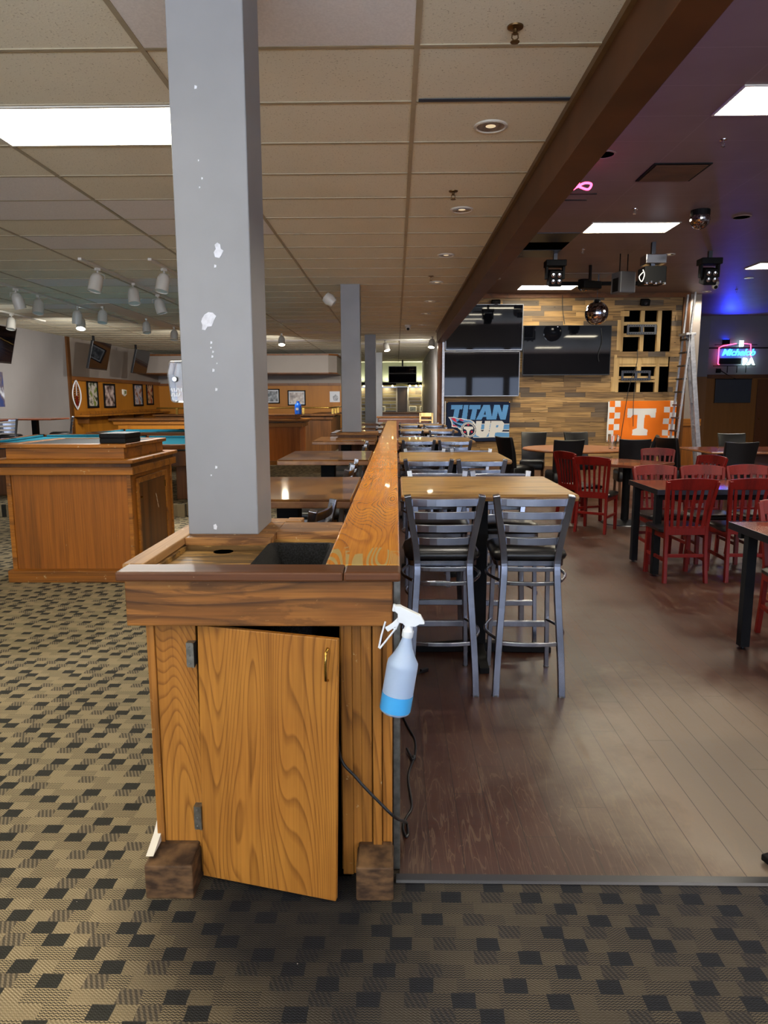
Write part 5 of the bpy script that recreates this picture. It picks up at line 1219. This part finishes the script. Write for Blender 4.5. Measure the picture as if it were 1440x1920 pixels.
def hang_tv(y, z, label, rz=PI/2):
    t = thing('television', label, 'television', (-7.35,y,z), rz)
    mb = MB(); mb.box((0,0,0),(1.12,.06,.68),rx=math.radians(14)); mb.build('casing', M['bezel'], t, bevel=.006)
    mb = MB(); mb.box((0,-.031,.007),(1.08,.006,.64),rx=math.radians(14)); mb.build('screen', M['screen'], t)
    z1 = ZC-z
    mb = MB(); mb.tube([(0,.12,0),(0,.12,z1)], .03, 10); mb.bx(-.15,.15,.02,.12,-.1,.1); mb.build('ceiling_mount', M['black'], t)
hang_tv(13.3, 2.62, 'hanging television cut off at left picture edge, near grey wall')
hang_tv(17.9, 2.68, 'hanging television above the framed portraits, nearer of two')
hang_tv(20.8, 2.68, 'hanging television above the framed portraits, farther of two')
# back wall pictures
def frame_y(x, z, W, Hh, mat, label, fr='black'):
    t = thing('framed_picture', label, 'picture', (x,25,z))
    mb = MB(); b = .035; mb.bx(-W/2,-W/2+b,-.04,-.004,-Hh/2,Hh/2); mb.bx(W/2-b,W/2,-.04,-.004,-Hh/2,Hh/2); mb.bx(-W/2,W/2,-.04,-.004,-Hh/2,-Hh/2+b); mb.bx(-W/2,W/2,-.04,-.004,Hh/2-b,Hh/2); mb.build('frame', M[fr], t)
    MB().bx(-W/2+.02,W/2-.02,-.02,-.004,-Hh/2+.02,Hh/2-.02).build('mat_board', M['label_w'], t)
    MB().bx(-W/2+.07,W/2-.07,-.023,-.019,-Hh/2+.07,Hh/2-.07).build('photograph', mat, t)
frame_y(-4.35, 1.72, .62, .5, picture('photo_bw','1e2022','55585a','a0a2a4',6), 'dark black-and-white photograph partly hidden by the chipped column')
frame_y(-3.45, 1.66, .62, .52, picture('photo_sepia','4a3a30','a08c80','d8ccc0',5), 'sepia photograph in black frame behind the blue jug')
t = thing('paper_sheet', 'white printed sheet on rear oak wall left of the second column', 'paper', (-2.1,25,1.68)); MB().bx(-.2,.15,-.004,.001,-.17,.2).build('sheet', M['label_w'], t); MB().prism([(-.06,-.12),(.08,-.12),(.1,.02),(.0,.1),(-.1,.02)], lambda u,v,d: (u,d,v), -.006, -.004).build('drawing', noisy('sheet_print','77787e','c8c8cc',20), t)
# ================================================================ far room
t = thing('television', 'black television hung from ceiling in the far room', 'television', (.26,29.0,2.58))
MB().box((0,0,0),(1.12,.07,.66),rx=.12).build('casing', M['bezel'], t, bevel=.006); MB().box((0,-.037,0),(1.08,.006,.62),rx=.12).build('screen', M['screen'], t); MB().bx(-.03,.03,.02,.08,.2,.58).build('ceiling_mount', M['black'], t)
for k, (x0, x1) in enumerate(((-1.85,-1.25),(-.75,.0),(.5,.95),(1.0,1.19))):
    t = thing('picture_light_shelf', '%s dark shelf with warm lamps on the far plank wall' % ('first','second','third','last')[k], 'shelf light', ((x0+x1)/2,30.95,2.2)); w = (x1-x0)/2
    MB().bx(-w,w,-.18,.0,.0,.12).build('shelf', M['blackm'], t)
    mb = MB()
    for s in (-.6,.6): mb.sphere((s*w,-.1,-.03), .035, 10, 8)
    mb.build('bulb', M['warm_bulb'], t)
t = thing('far_door', 'dark narrow door with pale jambs in the far plank wall', 'door', (.28,30.95,0))
MB().bx(-.22,.2,-.03,0,0,2.12).build('leaf', noisy('dark_door','22130c','2a180f',3,.5), t)
mb = MB(); mb.bx(-.28,-.22,-.06,0,0,2.12); mb.bx(.2,.26,-.06,0,0,2.12); mb.build('jamb', M['wall_grey'], t)
for k, x in enumerate((-.62,.72,1.1)):
    t = thing('framed_picture', '%s small pale framed picture low on the far plank wall' % ('left','middle','right')[k], 'picture', (x,30.93,1.2)); W = .16 if k < 2 else .08
    MB().bx(-W,W,-.02,.02,-.12,.12).build('frame', M['pale'], t); MB().bx(-W+.03,W-.03,-.023,-.019,-.09,.09).build('picture', picture('small_print%d' % k,'3a3c30','6a6c58','2c2c24',8), t)
def bench(x0, x1, y, h, label):
    t = thing('booth_bench', label, 'bench', ((x0+x1)/2,y,0)); w = (x1-x0)/2
    MB().bx(-w,w,0,.12,.0,h-.06).build('backrest', M['maroon'], t, bevel=.03); MB().bx(-w-.03,w+.03,-.02,.14,h-.06,h).build('cap_rail', M['oak_dark'], t, bevel=.01); MB().bx(-w,w,-.5,0,.1,.46).build('seat', M['maroon'], t, bevel=.04)
bench(-.72, 1.0, 26.5, 1.14, 'brown booth bench across the far hall, rear row')
bench(-.55, 1.0, 21.5, 1.1, 'brown booth bench across the far hall, front row')
for o in list(COL.objects):
    if o.name.startswith('booth_bench'): pass
t = thing('bar_chair', 'pale-framed chair at far right end of the booths', 'chair', (.85,20.2,0))
mb = MB(); mb.bx(-.19,-.15,-.02,.02,0,1.22); mb.bx(.15,.19,-.02,.02,0,1.22); mb.build('post', M['pine'], t)
mb = MB(); mb.bx(-.17,.17,-.02,.02,1.12,1.22); mb.bx(-.17,.17,-.02,.02,1.0,1.03); mb.build('back_rail', M['pine'], t); MB().bx(-.2,.2,-.4,.02,.68,.74).build('seat', M['vinyl'], t)
mb = MB(); mb.bx(-.19,-.15,-.4,-.36,0,.68); mb.bx(.15,.19,-.4,-.36,0,.68); mb.build('front_leg', M['pine'], t)
for o in COL.objects:                       # every copy of a thing keeps its own suffix-free kind name
    pass
# ================================================================ beams at the lamps above, added at unlit ones too for brightness
def spot(loc, d, energy, angle, colr, blend=.6, size=.05):
    l = bpy.data.lights.new('lamp_beam', 'SPOT'); l.energy = energy; l.spot_size = math.radians(angle); l.spot_blend = blend; l.color = colr; l.shadow_soft_size = size
    o = bpy.data.objects.new('lamp_beam', l); COL.objects.link(o); o.location = loc
    o.rotation_euler = Vector(d).to_track_quat('-Z', 'Y').to_euler()
WARM, NEUT, COOL = (1,.92,.8), (1,.98,.92), (.86,.95,1)
for y in (4.485,6.34,8.25,10.09,12.0,13.67,15.67):
    spot((.555,y,ZC-.02), (0,0,-1), RE, 105, WARM)  # fill added here; the recessed lights themselves barely glow
for x, y in ((2.03,12.6),(2.02,15),(4.62,12.65),(4.62,15.05),(7.14,15.1),(7.07,16.9)):
    spot((x,y,ZR-.02), (0,.15,-1), RR, 130, WARM)  # same added fill under the dim lights of the dark ceiling
for x, y, dx, dy, e, ang in ((-3.55,8.75,.5,-.6,1,110),(-3.53,9.85,.1,.1,.3,110),(-3.54,10.9,0,0,.3,110),(-2.77,8.8,.5,-.6,1,110),(-5.33,10.25,.3,.2,.2,110),(-5.33,10.9,0,0,.2,110),(-5.33,12.2,-1.6,.2,.5,115),(-6.98,13.2,-.2,0,.5,125),
        (-4.9,12.2,0,0,.25,110),(-4.8,14.0,-1.0,1.3,1.1,100),(-4.75,15.6,-.5,1.6,1.1,110),(-5.75,13.3,-1.2,1.8,1.1,100),(-2.7,17.2,-.5,1.4,1.6,120),(-.28,19.3,.3,.8,1.6,125),(.9,18.2,-.3,1.2,1.6,125)):
    spot((x+dx*.22/(1+abs(dx)),y+dy*.22/(1+abs(dy)),ZC-.33), (dx,dy,-1), SE*e, ang, NEUT)  # includes beams added at unlit heads, some turned to brighten the walls
for x in (-1.5,-.4,.7,1.05):
    spot((x,30.75,2.15), (0,.35,-1), 25, 140, (1,.86,.5)); spot((x,30.72,2.36), (0,.5,1), 14, 150, (.95,1,.75))
spot((9.7,21.5,3.33), (0,-1,.75), 80, 115, (.015,.04,1), 1.0)
# fill lamps added at the street windows, tilted up to brighten the ceilings
for k in range(-8, 12, 2):
    l = bpy.data.lights.new('window_daylight', 'AREA'); l.shape = 'RECTANGLE'; l.size = 1.6; l.size_y = 1.4; l.energy = WE; l.color = (.9,.95,1); l.spread = math.radians(120)
    o = bpy.data.objects.new('window_daylight', l); COL.objects.link(o); o.location = (k+.92,-5.0,1.6)
    o.rotation_euler = Vector((0,.58,.81)).to_track_quat('-Z', 'Y').to_euler()
